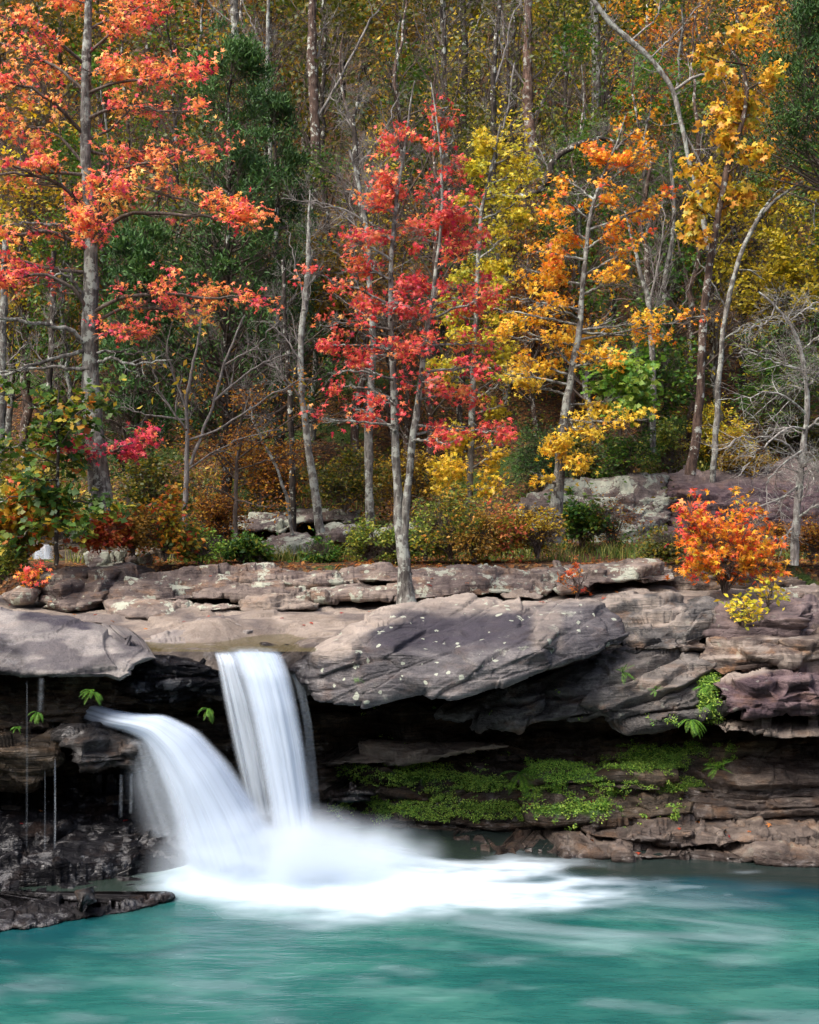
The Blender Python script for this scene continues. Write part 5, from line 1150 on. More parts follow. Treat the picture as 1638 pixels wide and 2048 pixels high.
pole('bare_tree', 'thin spotted trunk between the slim forked one and the brown curving stem', [(1336, 900, 28, 11), (1332, 780, 28, 11), (1324, 690, 28, 10), (1330, 560, 28, 9), (1350, 440, 28, 8), (1340, 300, 28, 6)], [[(1326, 690, 28, 5), (1370, 600, 28, 3), (1390, 540, 28, 2)]], B_grey, 90, extra=[(0, 9, .4, 1., 1.4, .3)])
pole('bare_tree', 'brown trunk near the top left of centre running out of the frame', [(632, 330, 31, 20), (630, 240, 31, 20), (624, 120, 31, 20), (626, 0, 31, 17), (628, -100, 31, 14)], [[(632, 240, 31, 9), (680, 160, 31, 9), (730, 60, 31, 8), (780, -20, 31, 6)]], B_brown, 91, extra=[(0, 6, .3, 1., 1.6, .3)])
pole('bare_tree', 'pale trunk at the top between the cedar tip and the brown trunk', [(475, 130, 33, 17), (470, 60, 33, 17), (468, 0, 33, 16), (466, -80, 33, 13)], [[(470, 50, 33, 6), (430, 20, 33, 4), (400, -20, 33, 3)]], B_pale, 92, extra=[(0, 5, .3, 1., 1.2, .3)])
pole('bare_tree', 'thin vertical sapling at the top right of the cedar tip', [(540, 330, 29, 9), (536, 200, 29, 9), (534, 100, 29, 8), (538, -40, 29, 6)], [[(536, 120, 29, 5), (500, 40, 29, 4), (480, -20, 29, 3)]], B_pale, 93, extra=[(0, 8, .3, 1., 1., .3)])
pole('bare_tree', 'wavy dark-stemmed tree in the gap above and right of the scarlet tree', [(990, 480, 29, 10), (985, 390, 29, 11), (990, 280, 29, 12), (985, 180, 29, 11), (990, 100, 29, 9), (1000, 0, 29, 7)], [[(985, 180, 29, 8), (1010, 110, 29, 7), (1020, 40, 29, 5), (1050, -20, 29, 4)], [(990, 330, 29, 7), (1015, 220, 29, 6), (1030, 130, 29, 5)]], B_dark, 94, extra=[(0, 10, .3, 1., 1.2, .3)])
pole('bare_tree', 'grey trunk at the top edge above the scarlet crown', [(885, 250, 35, 12), (888, 120, 35, 12), (886, 0, 35, 11), (886, -90, 35, 9)], [[(888, 100, 35, 5), (850, 30, 35, 4), (840, -40, 35, 3)]], B_grey, 95, extra=[(0, 6, .3, 1., 1.4, .3)])
pole('bare_tree', 'dark trunk at the top just right of the grey trunk above the scarlet crown', [(928, 260, 34, 14), (930, 120, 34, 13), (926, 0, 34, 12), (926, -90, 34, 10)], [[(930, 100, 34, 5), (960, 40, 34, 4), (980, -30, 34, 3)]], B_dark, 96, extra=[(0, 6, .3, 1., 1.4, .3)])
pole('fallen_bough', 'dark crooked bough arching down left between the tall trunk and the orange crown', [(1000, 395, 28, 11), (1060, 392, 28, 12), (1095, 370, 28, 12), (1105, 320, 28, 12), (1150, 290, 28, 11), (1200, 275, 28, 9), (1250, 290, 28, 6)], [[(1100, 350, 28, 6), (1080, 300, 28, 5), (1060, 270, 28, 3)]], B_dark, 97, extra=[(0, 8, .1, 1., .8, .3)])
pole('background_trunk', 'brown trunk low at the left between the leaning pole and the big gum', [(95, 960, 24, 14), (98, 880, 24, 13), (100, 760, 24, 12), (104, 640, 24, 11), (108, 500, 24, 9)], [[(100, 740, 24, 5), (60, 690, 24, 4), (30, 660, 24, 2)]], B_dark, 98, extra=[(0, 6, .3, 1., 1., .3)])
pole('background_trunk', 'grey trunk at the very left edge behind the oak saplings', [(-2, 990, 24, 22), (0, 900, 24, 20), (2, 800, 24, 19), (6, 640, 24, 16), (10, 480, 24, 12)], [[(0, 740, 24, 6), (50, 690, 24, 4), (80, 640, 24, 2)]], B_grey, 99, extra=[(0, 6, .3, 1., 1., .3)])
# bare bush tree in front of the cedar
traced_tree('bare_sapling', 'pale many-forked sapling with a few yellow leaves in front of the dark cedar', [[(368, 1070, 21.6, 13), (372, 980, 21.6, 11), (374, 880, 21.6, 9), (372, 790, 21.6, 7), (392, 700, 21.6, 5), (408, 620, 21.6, 3)], [(380, 930, 21.6, 7), (430, 800, 21.6, 6), (450, 720, 21.6, 5), (490, 630, 21.6, 3)]],
   [[(374, 860, 21.6, 5), (320, 790, 21.5, 4), (300, 720, 21.4, 2)], [(376, 830, 21.6, 5), (330, 700, 21.5, 4), (345, 640, 21.4, 2)], [(430, 800, 21.6, 5), (500, 740, 21.5, 4), (600, 690, 21.4, 2)], [(376, 880, 21.6, 5), (440, 860, 21.5, 4), (520, 800, 21.4, 3), (600, 760, 21.3, 2)], [(376, 840, 21.6, 5), (290, 830, 21.5, 4), (240, 810, 21.4, 2)], [(374, 940, 21.6, 4), (450, 890, 21.5, 3), (540, 860, 21.4, 2)], [(448, 730, 21.6, 4), (520, 690, 21.5, 3), (560, 640, 21.4, 2)]],
   B_twig, leaf_mat('lemon_leaf', [(0, (.55, .42, .04)), (.6, (.72, .55, .06)), (1, (.60, .30, .04))]), OVAL, 73, leaf=.12, sub=(7, 6), per=1, sublen=.6, twlen=.3, flat=1, up=.12, extra=[(0, 6, .3, .95, .9, .3)], droop=1.,
   clump=lambda C, r: r.rand(len(C)) < np.where((wpx(C)[1] < 790) & (wpx(C)[0] < 400) | (r.rand(len(C)) < .10), .22, .02))
traced_tree('rusty_sapling', 'small tree with a haze of tiny rust-orange leaves below the pale sapling', [[(470, 1075, 22.0, 10), (472, 960, 22, 8), (480, 860, 22, 6), (490, 790, 22, 4)]],
   [[(472, 940, 22, 4), (400, 870, 21.8, 3), (370, 850, 21.7, 2)], [(474, 920, 22, 4), (560, 850, 21.8, 3), (660, 800, 21.7, 2)], [(476, 890, 22, 4), (540, 800, 21.8, 3), (600, 760, 21.7, 2)], [(472, 960, 22, 4), (420, 900, 21.8, 3), (350, 890, 21.7, 2)], [(480, 860, 22, 4), (430, 800, 21.8, 3), (410, 760, 21.7, 2)], [(472, 1000, 22, 4), (440, 980, 21.8, 3), (380, 970, 21.7, 2)], [(472, 1000, 22, 4), (520, 1010, 21.5, 3), (560, 1020, 21.4, 2)], [(474, 940, 22, 4), (540, 920, 21.8, 3), (600, 900, 21.7, 2)]],
   B_dtwig, L_rust, OVAL, 74, leaf=.06, sub=(7, 6), per=3, sublen=.5, twlen=.25, flat=.6, extra=[(0, 8, .2, .95, .8, .2)])

# leafy saplings & shrubs
def shrub(name, label, c, rx, rz, leafm, tm, seed, leaf=.09, stems=7, bark=None, n=(7, 6), per=3, ry=None, cat='shrub', group=None, keep=.35, droop=.4, up=.05, tonef=None, lean=.5):
    """many-stemmed shrub: foot at traced c=(px,py,D); half-width rx and height rz in px"""
    rng = np.random.RandomState(seed); D = c[2]; s = D / F
    base = np.array(P(*c)); root = empty(name, tuple(base), label, cat, group)
    S, R = [], []
    for k in range(stems):
        a = rng.rand() * 6.283; q = (k + .5) / stems
        e = base + np.array([math.cos(a) * rx * s * q ** .6 * .85, math.sin(a) * (ry or rx) * s * q ** .6 * .7, rz * s * (1 - .45 * q * lean * 2 * .7) * (.8 + .3 * rng.rand())])
        t = np.linspace(0, 1, 9)[:, None]
        pth = base * (1 - t) + e * t + np.array([0, 0, 1]) * (.12 * rz * s * np.sin(np.pi * t)) + rng.normal(size=(9, 3)) * .012
        pth[0] = base + rng.normal(size=3) * .02
        S.append(pth); R.append(np.linspace(.012, .003, 9))
    S, R = np.array(S), np.array(R)
    S[:, :, 2] = base[2] + (S[:, :, 2] - base[2]) * (.45 + .75 * rng.rand(stems))[:, None]
    g = Geo(); g.tube(S, R, 5)
    h = rz * s
    P2, R2, _ = kids(S, R, n[0], .15, 1, (30, 75), min(.38 * h + .1, .8), 5, rng, .6, up, .15, .8, .3, .6)
    g.tube(P2, R2, 4)
    P3, R3, _ = kids(P2, R2, n[1], .1, 1, (25, 70), min(.16 * h + .06, .3), 4, rng, .6, up, .2, .9, .4, .8)
    g.tube(P3, np.maximum(R3, .0014), 3)
    g.obj('stems', bark or B_dtwig, root)
    C = on_twigs(P3, per, rng, .1, .03)
    C = C[1.5 * fbm(C[:, 0] / .3, C[:, 1] / .3, C[:, 2] / .2, 2, seed) + keep > rng.rand(len(C)) * .6]
    lg = Geo(); o = unit((C - base) * np.array([1, 1, .5]))
    tone = None if tonef is None else np.clip(tonef(C, rng), 0, 1)
    leaves(lg, C, leaf, tm, rng, o, droop, .6, tone)
    lg.obj('foliage', leafm, root)
    return root

def zone(px0, spread, off=0., seed=1):
    return lambda C, rng: .5 + off + .22 * rng.normal(size=len(C)) + .5 * fbm(C[:, 0] / .4, C[:, 1] / .4, C[:, 2] / .3, 3, seed)
shrub('autumn_shrub', 'fiery orange, red and yellow shrub on the ledge at the right', (1450, 1185, 18.7), 125, 165, leaf_mat('fire_leaf', [(0, (.60, .02, .04)), (.25, (.80, .10, .02)), (.5, (.84, .26, .02)), (.75, (.80, .42, .02)), (1, (.55, .48, .04))]), STAR, 201, leaf=.062, stems=22, n=(8, 7), per=3, tonef=zone(0, 0, 0, 7), keep=.5)
shrub('autumn_shrub', 'small red plume of leaves rising left of the fiery orange shrub', (1392, 1120, 18.9), 35, 125, L_red, STAR, 202, leaf=.08, stems=5, n=(5, 5), per=2, lean=.2)
shrub('yellow_seedling', 'yellow-green seedling growing from the rock edge below the fiery shrub', (1480, 1250, 16.9), 52, 55, L_yel, OVAL, 203, leaf=.085, stems=8, n=(4, 4), per=2, keep=.6)
shrub('yellow_seedling', 'taller yellow-green seedling right beside the one on the rock edge', (1535, 1225, 17.2), 26, 70, L_yel, OVAL, 204, leaf=.085, stems=5, n=(4, 4), per=2, keep=.6)
shrub('red_seedling', 'small rust-red seedling with a yellow tip in the hollow of the ledge', (1155, 1195, 19.0), 40, 62, L_mix, STAR, 205, leaf=.06, stems=6, n=(4, 4), per=2, tonef=lambda C, r: .72 + .2 * r.rand(len(C)))
shrub('autumn_seedling', 'tiny pink and yellow seedling at the left tip of the ledge', (70, 1172, 19.2), 32, 38, leaf_mat('pink_yellow_leaf', [(0, (.70, .04, .10)), (.6, (.80, .20, .06)), (1, (.75, .5, .04))]), STAR, 206, leaf=.06, stems=6, n=(4, 3), per=2)
# oak saplings at the left
traced_tree('oak_sapling', 'green lobed-leaved sapling in front of the big gum trunk at the left', [[(112, 1130, 19.4, 9), (114, 1020, 19.4, 8), (116, 900, 19.4, 7), (112, 820, 19.4, 5), (120, 780, 19.4, 3)]],
   [[(114, 930, 19.4, 4), (40, 890, 19.2, 3), (0, 900, 19.1, 2)], [(116, 880, 19.4, 4), (60, 800, 19.2, 3), (0, 790, 19.1, 2)], [(114, 860, 19.4, 4), (190, 800, 19.2, 3), (262, 790, 19.1, 2)], [(114, 900, 19.4, 4), (150, 850, 19.0, 3), (180, 840, 19, 2)], [(114, 1000, 19.4, 4), (40, 990, 19.2, 3), (-20, 1010, 19.1, 2)], [(114, 1010, 19.4, 4), (170, 1000, 19.2, 3), (215, 1020, 19.1, 2)],
    [(114, 1040, 19.4, 4), (60, 1060, 19.2, 3), (20, 1080, 19.1, 2)], [(114, 1040, 19.4, 4), (160, 1050, 19.0, 3), (190, 1060, 18.9, 2)], [(114, 960, 19.4, 4), (80, 960, 19.0, 3), (50, 950, 18.9, 2)]],
   B_dark, leaf_mat('oak_leaf', [(0, (.02, .06, .010)), (.5, (.06, .13, .015)), (.8, (.16, .20, .02)), (.93, (.35, .25, .02)), (1, (.45, .10, .02))]), OAKL, 75, leaf=.13, sub=(6, 5), per=2, sublen=.45, twlen=.2, flat=.5, extra=[(0, 8, .2, 1, .6, .1)], updir=1.2, droop=.15)
L_lime = leaf_mat('lime_shrub_leaf', [(0, (.05, .11, .015)), (.5, (.16, .24, .03)), (1, (.42, .38, .05))])
L_tan = leaf_mat('tan_orange_leaf', [(0, (.14, .12, .02)), (.5, (.36, .20, .03)), (1, (.58, .30, .05))])
k = 340
for (lab, c, rx, rz, m, lf, st) in [
  ('pale lime bush by the mottled trunk foot', (790, 1122, 21.5), 45, 60, L_lime, .055, 12), ('lime bush just right of the scarlet stems', (850, 1118, 21.4), 55, 90, L_lime, .055, 12),
  ('tan and orange bush below the yellow tree', (950, 1122, 21.0), 50, 80, L_tan, .055, 11), ('yellowing bush by the foot of the orange tree', (1075, 1115, 21.6), 50, 90, L_gold, .06, 11),
  ('short green bush left of the fiery shrub', (1330, 1118, 21.0), 45, 55, L_olive, .055, 10), ('russet scrub between the fiery shrub and the snag', (1530, 1120, 20.8), 60, 75, L_rust, .055, 12),
  ('dark scrub in the right corner beneath the snag', (1625, 1125, 20.8), 50, 90, L_rust, .055, 10), ('green fern-like bush under the pale sapling', (400, 1128, 20.9), 50, 55, L_bright, .055, 11),
  ('small green tuft bush at the foot of the leaning pole', (645, 1122, 21.6), 30, 34, L_green, .055, 11), ('orange-brown bush beneath the rusty sapling', (440, 1085, 22.6), 60, 100, L_rust, .055, 12),
  ('lime scrub behind the flat grey rock', (560, 1015, 25.6), 90, 70, L_lime, .07, 12), ('gold scrub at the foot of the slope behind the white boulder', (820, 1015, 25.2), 90, 100, L_gold, .07, 14),
  ('olive scrub crowning the lichened bluff', (1160, 960, 27.0), 80, 90, L_olive, .07, 14), ('green scrub crowning the purple bluff by the brown stem', (1340, 945, 27.0), 70, 80, L_lime, .07, 12),
  ('yellow scrub on the purple bluff under the leaning tree', (1440, 930, 27.5), 80, 110, L_yel, .07, 14), ('lime scrub on the bluff beyond the snag', (1590, 915, 28.0), 90, 120, L_olive, .08, 14),
  ('low red sprig bush right of the big gum foot', (265, 1110, 20.4), 45, 75, L_tan, .06, 10), ('olive bush at the far left corner of the ledge', (0, 1165, 19.6), 60, 90, L_lime, .06, 12)]:
    k += 1
    shrub('undergrowth_bush', lab, c, rx, rz, m, OVAL, k, leaf=lf, stems=int(st * 1.5), n=(8, 7), per=4, keep=.5)
k = 300
for (lab, c, rx, rz, m, tm, lf, st) in [
  ('dark oak-leaved bush low in the left corner of the wood', (40, 1130, 19.9), 90, 150, L_mix, OAKL, .11, 12),
  ('small russet bush at the foot of the big gum trunk', (215, 1095, 20.0), 45, 55, leaf_mat('russet_leaf', [(0, (.30, .03, .02)), (.5, (.60, .10, .02)), (1, (.5, .25, .03))]), OVAL, .08, 9),
  ('green and red sapling bush right of the squarish lichened block', (330, 1120, 20.6), 60, 110, L_mix, OVAL, .10, 10),
  ('leafy green clump in front of the flat grey rock', (480, 1125, 21.4), 60, 42, L_green, OVAL, .08, 14),
  ('yellow-green bush spilling over the ledge by the mottled trunk', (735, 1125, 21.6), 50, 70, leaf_mat('lime_leaf', [(0, (.06, .12, .015)), (.5, (.18, .24, .03)), (1, (.42, .36, .04))]), OVAL, .06, 14),
  ('olive and orange undergrowth bush right of the scarlet stems', (900, 1115, 21.2), 80, 120, leaf_mat('olive_orange_leaf', [(0, (.05, .09, .012)), (.5, (.17, .20, .02)), (.8, (.38, .28, .03)), (1, (.55, .20, .03))]), OVAL, .065, 16),
  ('pink-tipped bush between the yellow tree and the lichened bluff', (1000, 1110, 21.4), 62, 95, leaf_mat('pink_tip_leaf', [(0, (.12, .16, .02)), (.4, (.4, .32, .03)), (.7, (.72, .22, .08)), (1, (.72, .10, .08))]), OVAL, .07, 11),
  ('green-leaved vine bush clinging to the lichened bluff', (1165, 1100, 23.2), 60, 110, L_green, OVAL, .10, 8),
  ('dark red-brown leafless bush against the bluff', (1225, 1105, 23.0), 45, 110, L_rust, OVAL, .04, 9),
  ('wispy green bush on top of the bluff right of the orange trunk', (1250, 975, 26.2), 70, 110, L_green, OVAL, .08, 12),
  ('dense dark green bush behind the orange tree foot', (1080, 985, 26.0), 75, 120, L_ced, NEED, .09, 18),
  ('low golden bush beneath the snag at the right', (1470, 960, 26.5), 60, 80, L_gold, OVAL, .08, 9),
  ('bright green broad-leaved sapling between the orange tree and slim trunks', (1240, 870, 25.5), 60, 170, L_bright, OAKL, .13, 7),
  ('green thicket behind the slim trunks right of the orange tree', (1290, 880, 27.5), 110, 260, L_green, OVAL, .11, 22),
  ('olive thicket between the dark slim trunk and the scarlet tree', (690, 1020, 24.6), 90, 110, L_olive, OVAL, .08, 14),
  ('orange-tinged thicket left of the dark slim trunk', (520, 1010, 25.0), 100, 130, L_rust, OVAL, .07, 14),
  ('olive thicket right of the big gum trunk beneath the cedar', (300, 1060, 23.0), 90, 140, L_olive, OVAL, .08, 15),
  ('mossy green low thicket at the far left behind the oak saplings', (60, 1060, 23.4), 110, 170, L_olive, OVAL, .09, 16),
  ('golden thicket at the right behind the leaning pale tree', (1560, 700, 29.0), 170, 300, leaf_mat('lemon_gold_leaf', [(0, (.20, .20, .015)), (.5, (.52, .42, .02)), (1, (.70, .48, .03))]), OVAL, .12, 26),
  ('dark green thicket low at the right behind the snag', (1560, 880, 27.5), 120, 220, L_green, NEED, .12, 22),
  ('rust-coloured thicket in the gap below the tall reddish brown trunk', (1080, 760, 29.0), 150, 260, L_rust, OVAL, .10, 24),
  ('yellow thicket behind the mottled trunk left of the scarlet crown', (680, 700, 28.5), 130, 260, L_gold, OVAL, .11, 22)]:
    k += 1
    shrub('forest_shrub', lab, c, rx, rz, m, tm, k, leaf=lf, stems=int(st * 1.4), n=(8, 7), per=4 if lf > .05 else 2, keep=.5, group=None)

# cedars
def cedar(label, foot, top, halfw, seed, lean=0, dens=1., D2=None, lowfrac=.0):
    rng = np.random.RandomState(seed); D = foot[2]; s = D / F
    b = np.array(P(*foot)); t = np.array(P(top[0], top[1], D)); H = t[2] - b[2]
    root = empty('cedar_tree', tuple(b), label, 'tree')
    n = 30; tt = np.linspace(0, 1, n)[:, None]
    W = b * (1 - tt) + t * tt + rng.normal(size=(n, 3)) * .02
    r = np.linspace(.11, .012, n)
    g = Geo(); g.tube(W[None], r[None], 8); g.obj('trunk', B_dark, root)
    nb = int(190 * dens)
    P2, R2, L = kids(W[None], r[None], nb, .10 + lowfrac, .99, (55, 85), halfw * s * 1.15, 9, rng, .45, .18, .09, 1., .2, .10)
    g2 = Geo(); g2.tube(P2, R2, 4)
    P3, R3, _ = kids(P2, R2, 9, .2, 1., (25, 60), .55, 6, rng, .5, .05, .12, .8, .3, .6)
    g2.tube(P3, R3, 3); g2.obj('branches', B_dtwig, root)
    P4, R4, _ = kids(P3, R3, 6, .2, 1., (20, 60), .24, 4, rng, .5, .05, .12, .9, .3, .8)
    C = on_twigs(P4, 6, rng, .0, .03)
    C = C[fbm(C[:, 0] / .55, C[:, 1] / .55, C[:, 2] / .3, 3, seed) + .14 > rng.rand(len(C)) * .5]
    lg = Geo(); o = unit(C - W[rng.randint(0, n, len(C))] * 1.)
    leaves(lg, C, .11, NEED, rng, o, -.2, .7, np.clip(.45 + .2 * rng.normal(size=len(C)) + .4 * fbm(C[:, 0] / .6, C[:, 1] / .6, C[:, 2] / .4, 2, seed + 1), 0, 1), outb=.8)
    lg.obj('crown', L_ced, root)
cedar('dark green conical cedar behind the big gum, its tip near the top left of centre', (452, 1010, 25.2), (462, 70), 215, 401)
cedar('dark green cedar filling the upper right corner', (1650, 900, 25.5), (1655, -160), 190, 402, lowfrac=.35)
cedar('slimmer shadowed cedar standing behind the grey trunks left of the scarlet tree', (560, 960, 27.5), (548, 180), 130, 403, dens=.8)
cedar('young dark cedar low at the left behind the big gum trunk', (265, 1010, 24.6), (285, 460), 105, 404, dens=.7)
# ------------------------------------------------------------------ the wooded hillside
def make_forest_tree(seed, H, cr, leafm, bark, leaf=.13, per=3, trunk_r=.11, low=.12, limbs=38, sub=(7, 6)):
    """a whole tree built at the origin; copied over the slope"""
    rng = np.random.RandomState(seed)
    root = empty('forest_tree', (0, 0, 0), 'x', 'tree')
    n = 24; t = np.linspace(0, 1, n)
    W = np.stack([.25 * np.cumsum(rng.normal(size=n)) * .25, .25 * np.cumsum(rng.normal(size=n)) * .25, H * t], 1); W -= W[0]; W[0, 2] = -.6
    r = trunk_r * (1 - .85 * t)
    g = Geo(); g.tube(W[None], r[None], 7); g.obj('trunk', bark, root)
    P1, R1_, L1 = kids(W[None], r[None], limbs, low, 1., (35, 70), cr, 9, rng, .45, .25, .12, 1., .2, .45)
    g2 = Geo(); g2.tube(P1, R1_, 4)
    P2, R2_, _ = kids(P1, R1_, sub[0], .2, 1., (30, 65), cr * .45, 5, rng, .5, .1, .18, .8, .3, .6)
    g2.tube(P2, R2_, 3)
    P3, R3_, _ = kids(P2, R2_, sub[1], .15, 1., (25, 70), .45, 4, rng, .6, .05, .2, .9, .4, .8)
    if per == 0 or seed % 2: g2.tube(P3, np.maximum(R3_, .003), 3)
    g2.obj('branches', B_dtwig, root)
    if per:
        C = on_twigs(P3, per, rng, 0., .08)
        C = C[fbm(C[:, 0] / .9, C[:, 1] / .9, C[:, 2] / .6, 3, seed) + .30 > rng.rand(len(C)) * .55]
        lg = Geo(); leaves(lg, C, leaf, OVAL if leaf > .05 else OVAL, rng, unit(C - np.array([0, 0, H * .6])), .3, .7,
                           np.clip(.5 + .2 * rng.normal(size=len(C)) + .4 * fbm(C[:, 0] / 1.2, C[:, 1] / 1.2, C[:, 2] / .8, 2, seed + 1), 0, 1))
        lg.obj('crown', leafm, root)
    return root

def copy_tree(o):
    c = o.copy(); COL.objects.link(c)
    for ch in o.children:
        d = ch.copy(); COL.objects.link(d); d.parent = c
    return c

PROTO = {
 'gold': make_forest_tree(501, 9, 2.2, L_gold, B_brown, .14),
 'olive': make_forest_tree(502, 9.5, 2.4, L_olive, B_dark, .13),
 'rust': make_forest_tree(503, 9, 2.2, L_rust, B_brown, .12),
 'green': make_forest_tree(504, 8, 2.0, L_green, B_grey, .13),
 'yellow': make_forest_tree(505, 8, 2.1, L_yel, B_grey, .14, per=2),
 'bare': make_forest_tree(506, 10, 2.2, None, B_brown, per=0, limbs=22),
 'orange': make_forest_tree(508, 9, 2.2, L_org, B_brown, .14, per=2),
}
WORD = {'gold': 'golden brown', 'olive': 'olive green', 'rust': 'rusty orange', 'green': 'dull green', 'yellow': 'yellow-green', 'bare': 'bare grey', 'orange': 'bright orange'}
# kind, px of the foot, distance, scale
SPOTS = [
 ('olive', 330, 29, 1.), ('green', 250, 31, 1.), ('gold', 60, 28.5, 1.), ('olive', 130, 32, 1.1), ('green', 380, 35, 1.2), ('olive', -60, 30, 1.1), ('rust', 40, 36, 1.1), ('gold', 200, 38, 1.15),
 ('bare', 700, 28, .9), ('bare', 790, 29.5, 1.), ('olive', 660, 32, 1.1), ('green', 760, 34, 1.1), ('olive', 870, 31.5, 1.1), ('yellow', 920, 35, 1.1), ('olive', 560, 34, 1.1), ('bare', 860, 28, .8),
 ('yellow', 1010, 30.5, .9), ('olive', 1130, 31.5, .95), ('olive', 1010, 36, 1.15), ('yellow', 1120, 38, 1.1), ('olive', 1220, 34, 1.), ('bare', 1150, 29, .8), ('green', 1250, 29.5, .95), ('green', 1340, 31, 1.), ('bare', 1290, 28, .95), ('bare', 1380, 28.5, .9),
 ('gold', 1420, 32, 1.05), ('orange', 1480, 35, 1.15), ('orange', 1580, 37, 1.15), ('yellow', 1540, 31.5, .8), ('gold', 1620, 33, 1.), ('orange', 1400, 38, 1.15), ('yellow', 1700, 30, .9), ('orange', 1300, 39, 1.1),
 ('olive', -150, 33, 1.1), ('gold', 1790, 35, 1.1), ('rust', 450, 39, 1.15), ('olive', 640, 40, 1.2), ('gold', 820, 41, 1.2), ('olive', 960, 42, 1.2), ('rust', 1060, 43, 1.2), ('yellow', 1200, 43, 1.2), ('gold', 540, 42, 1.2), ('rust', 310, 42, 1.2), ('olive', 150, 43, 1.2), ('gold', 0, 42, 1.2),
 ('orange', 1500, 43, 1.2), ('orange', 1650, 42, 1.2), ('gold', 1380, 44, 1.2), ('olive', 1780, 31, 1.0), ('olive', 420, 30.5, .9), ('gold', 470, 34, 1.), ('green', 620, 29.5, .8), ('yellow', 730, 30.5, .8), ('rust', 820, 28, .6), ('olive', 930, 29, .7), ('green', 160, 28, .7), ('yellow', 20, 29, .7), ('green', 1180, 28.5, .75), ('rust', 1070, 28.5, .55), ('yellow', 1440, 29, .7), ('green', 1600, 29, .7), ('rust', 1350, 35, 1.), ('olive', 1480, 30.5, .8), ('green', 1180, 31, .8), ('bare', 60, 30, .9), ('bare', 240, 29.5, .9), ('bare', 480, 32, .95), ('bare', 1000, 33, .95)]
# what stands in front, by px, so each label names where to look
LANDM = [(-200, 'beyond the left edge of the big gum'), (60, 'left of the big gum trunk'), (175, 'right behind the big gum trunk'), (300, 'between the big gum and the cedar'), (430, 'behind the left flank of the cedar'), (560, 'behind the right flank of the cedar'), (640, 'behind the grey leaning trunk'), (730, 'left of the scarlet crown'), (830, 'behind the scarlet crown'),
         (910, 'just right of the scarlet crown'), (990, 'behind the yellow-green crown'), (1080, 'around the tall reddish trunk'), (1170, 'behind the orange crown'), (1260, 'just right of the orange crown'), (1350, 'behind the forked pale limb'), (1440, 'behind the curving brown stem'), (1530, 'left of the corner cedar'), (1620, 'behind the corner cedar'), (1720, 'beyond the right edge of the corner cedar')]
used_first = set(); seen_lab = {}
rw = np.random.RandomState(9)
for kind, px, D, s in SPOTS:
    o = PROTO[kind] if kind not in used_first else copy_tree(PROTO[kind])
    used_first.add(kind)
    x = (px - CX) / F * D; z = float(ground_z(np.array([x]), np.array([D]))[0])
    o.location = (x, D, z); o.rotation_euler = (0, 0, rw.rand() * 6.28); o.scale = (s, s, s * (.9 + .25 * rw.rand()))
    place = [b for a, b in LANDM if a <= px][-1]
    depth = 'near' if D < 31 else ('mid-slope' if D < 37 else 'high upslope')
    lab = f"{depth} {WORD[kind]} tree {place}"
    if lab in seen_lab and f"{lab}, the farther one" in seen_lab: lab += ', the closest of its kind'
    elif lab in seen_lab: lab = f"{depth} {WORD[kind]} tree {place}, the {'farther' if D > seen_lab[lab] else 'closer'} one"
    seen_lab[lab] = D
    o['label'] = lab; o['group'] = 'trees on the wooded hillside'

# the far wood closing the view: one mass of crowns
def far_wood():
    rng = np.random.RandomState(77)
    g = {k: Geo() for k in ('a', 'b', 'c')}
    mats = {'a': L_olive, 'b': L_gold, 'c': L_rust}
    tr = Geo()
    for i in range(170):
        D = 46 + 34 * rng.rand(); x = (rng.rand() * 2 - 1) * .42 * D
        z = float(ground_z(np.array([x]), np.array([D]))[0]); H = 9 + 4 * rng.rand()
        n = 1700
        u = rng.normal(size=(n, 3)); u = unit(u) * (.35 + .65 * rng.rand(n, 1) ** .5)
        C = np.array([x, D, z + H * .62]) + u * np.array([2.6, 2.4, H * .42])
        C = C[fbm(C[:, 0] / 1.1, C[:, 1] / 1.1, C[:, 2] / .8, 3, 5) + .2 > rng.rand(len(C)) * .4]
        k = 'abc'[int(rng.choice(3, p=[.62, .22, .16]))]
        if x > .18 * D: k = 'bc'[int(rng.rand() < .4)]
        leaves(g[k], C, .26, OVAL, rng, unit(C - np.array([x, D, z + H * .5])), .3, .8, np.clip(rng.rand() * .75 + .12 + .13 * rng.normal(size=len(C)), 0, 1))
        t = np.linspace(0, 1, 8)[:, None]
        W = np.array([x, D, z - .5]) + t * np.array([rng.normal() * .5, 0, H * .9])
        tr.tube(W[None], (np.linspace(.2, .04, 8))[None], 5)
    for k in g: tag(g[k].obj('far_wood', mats[k], None), {'a': 'olive mass of far-off tree crowns closing the view', 'b': 'golden mass of far-off tree crowns closing the view', 'c': 'rusty mass of far-off tree crowns closing the view'}[k], 'wood', kind='stuff')
    tag(tr.obj('far_trunks', B_dark, None), 'dim trunks of the far-off wood', 'wood', kind='stuff')
far_wood()

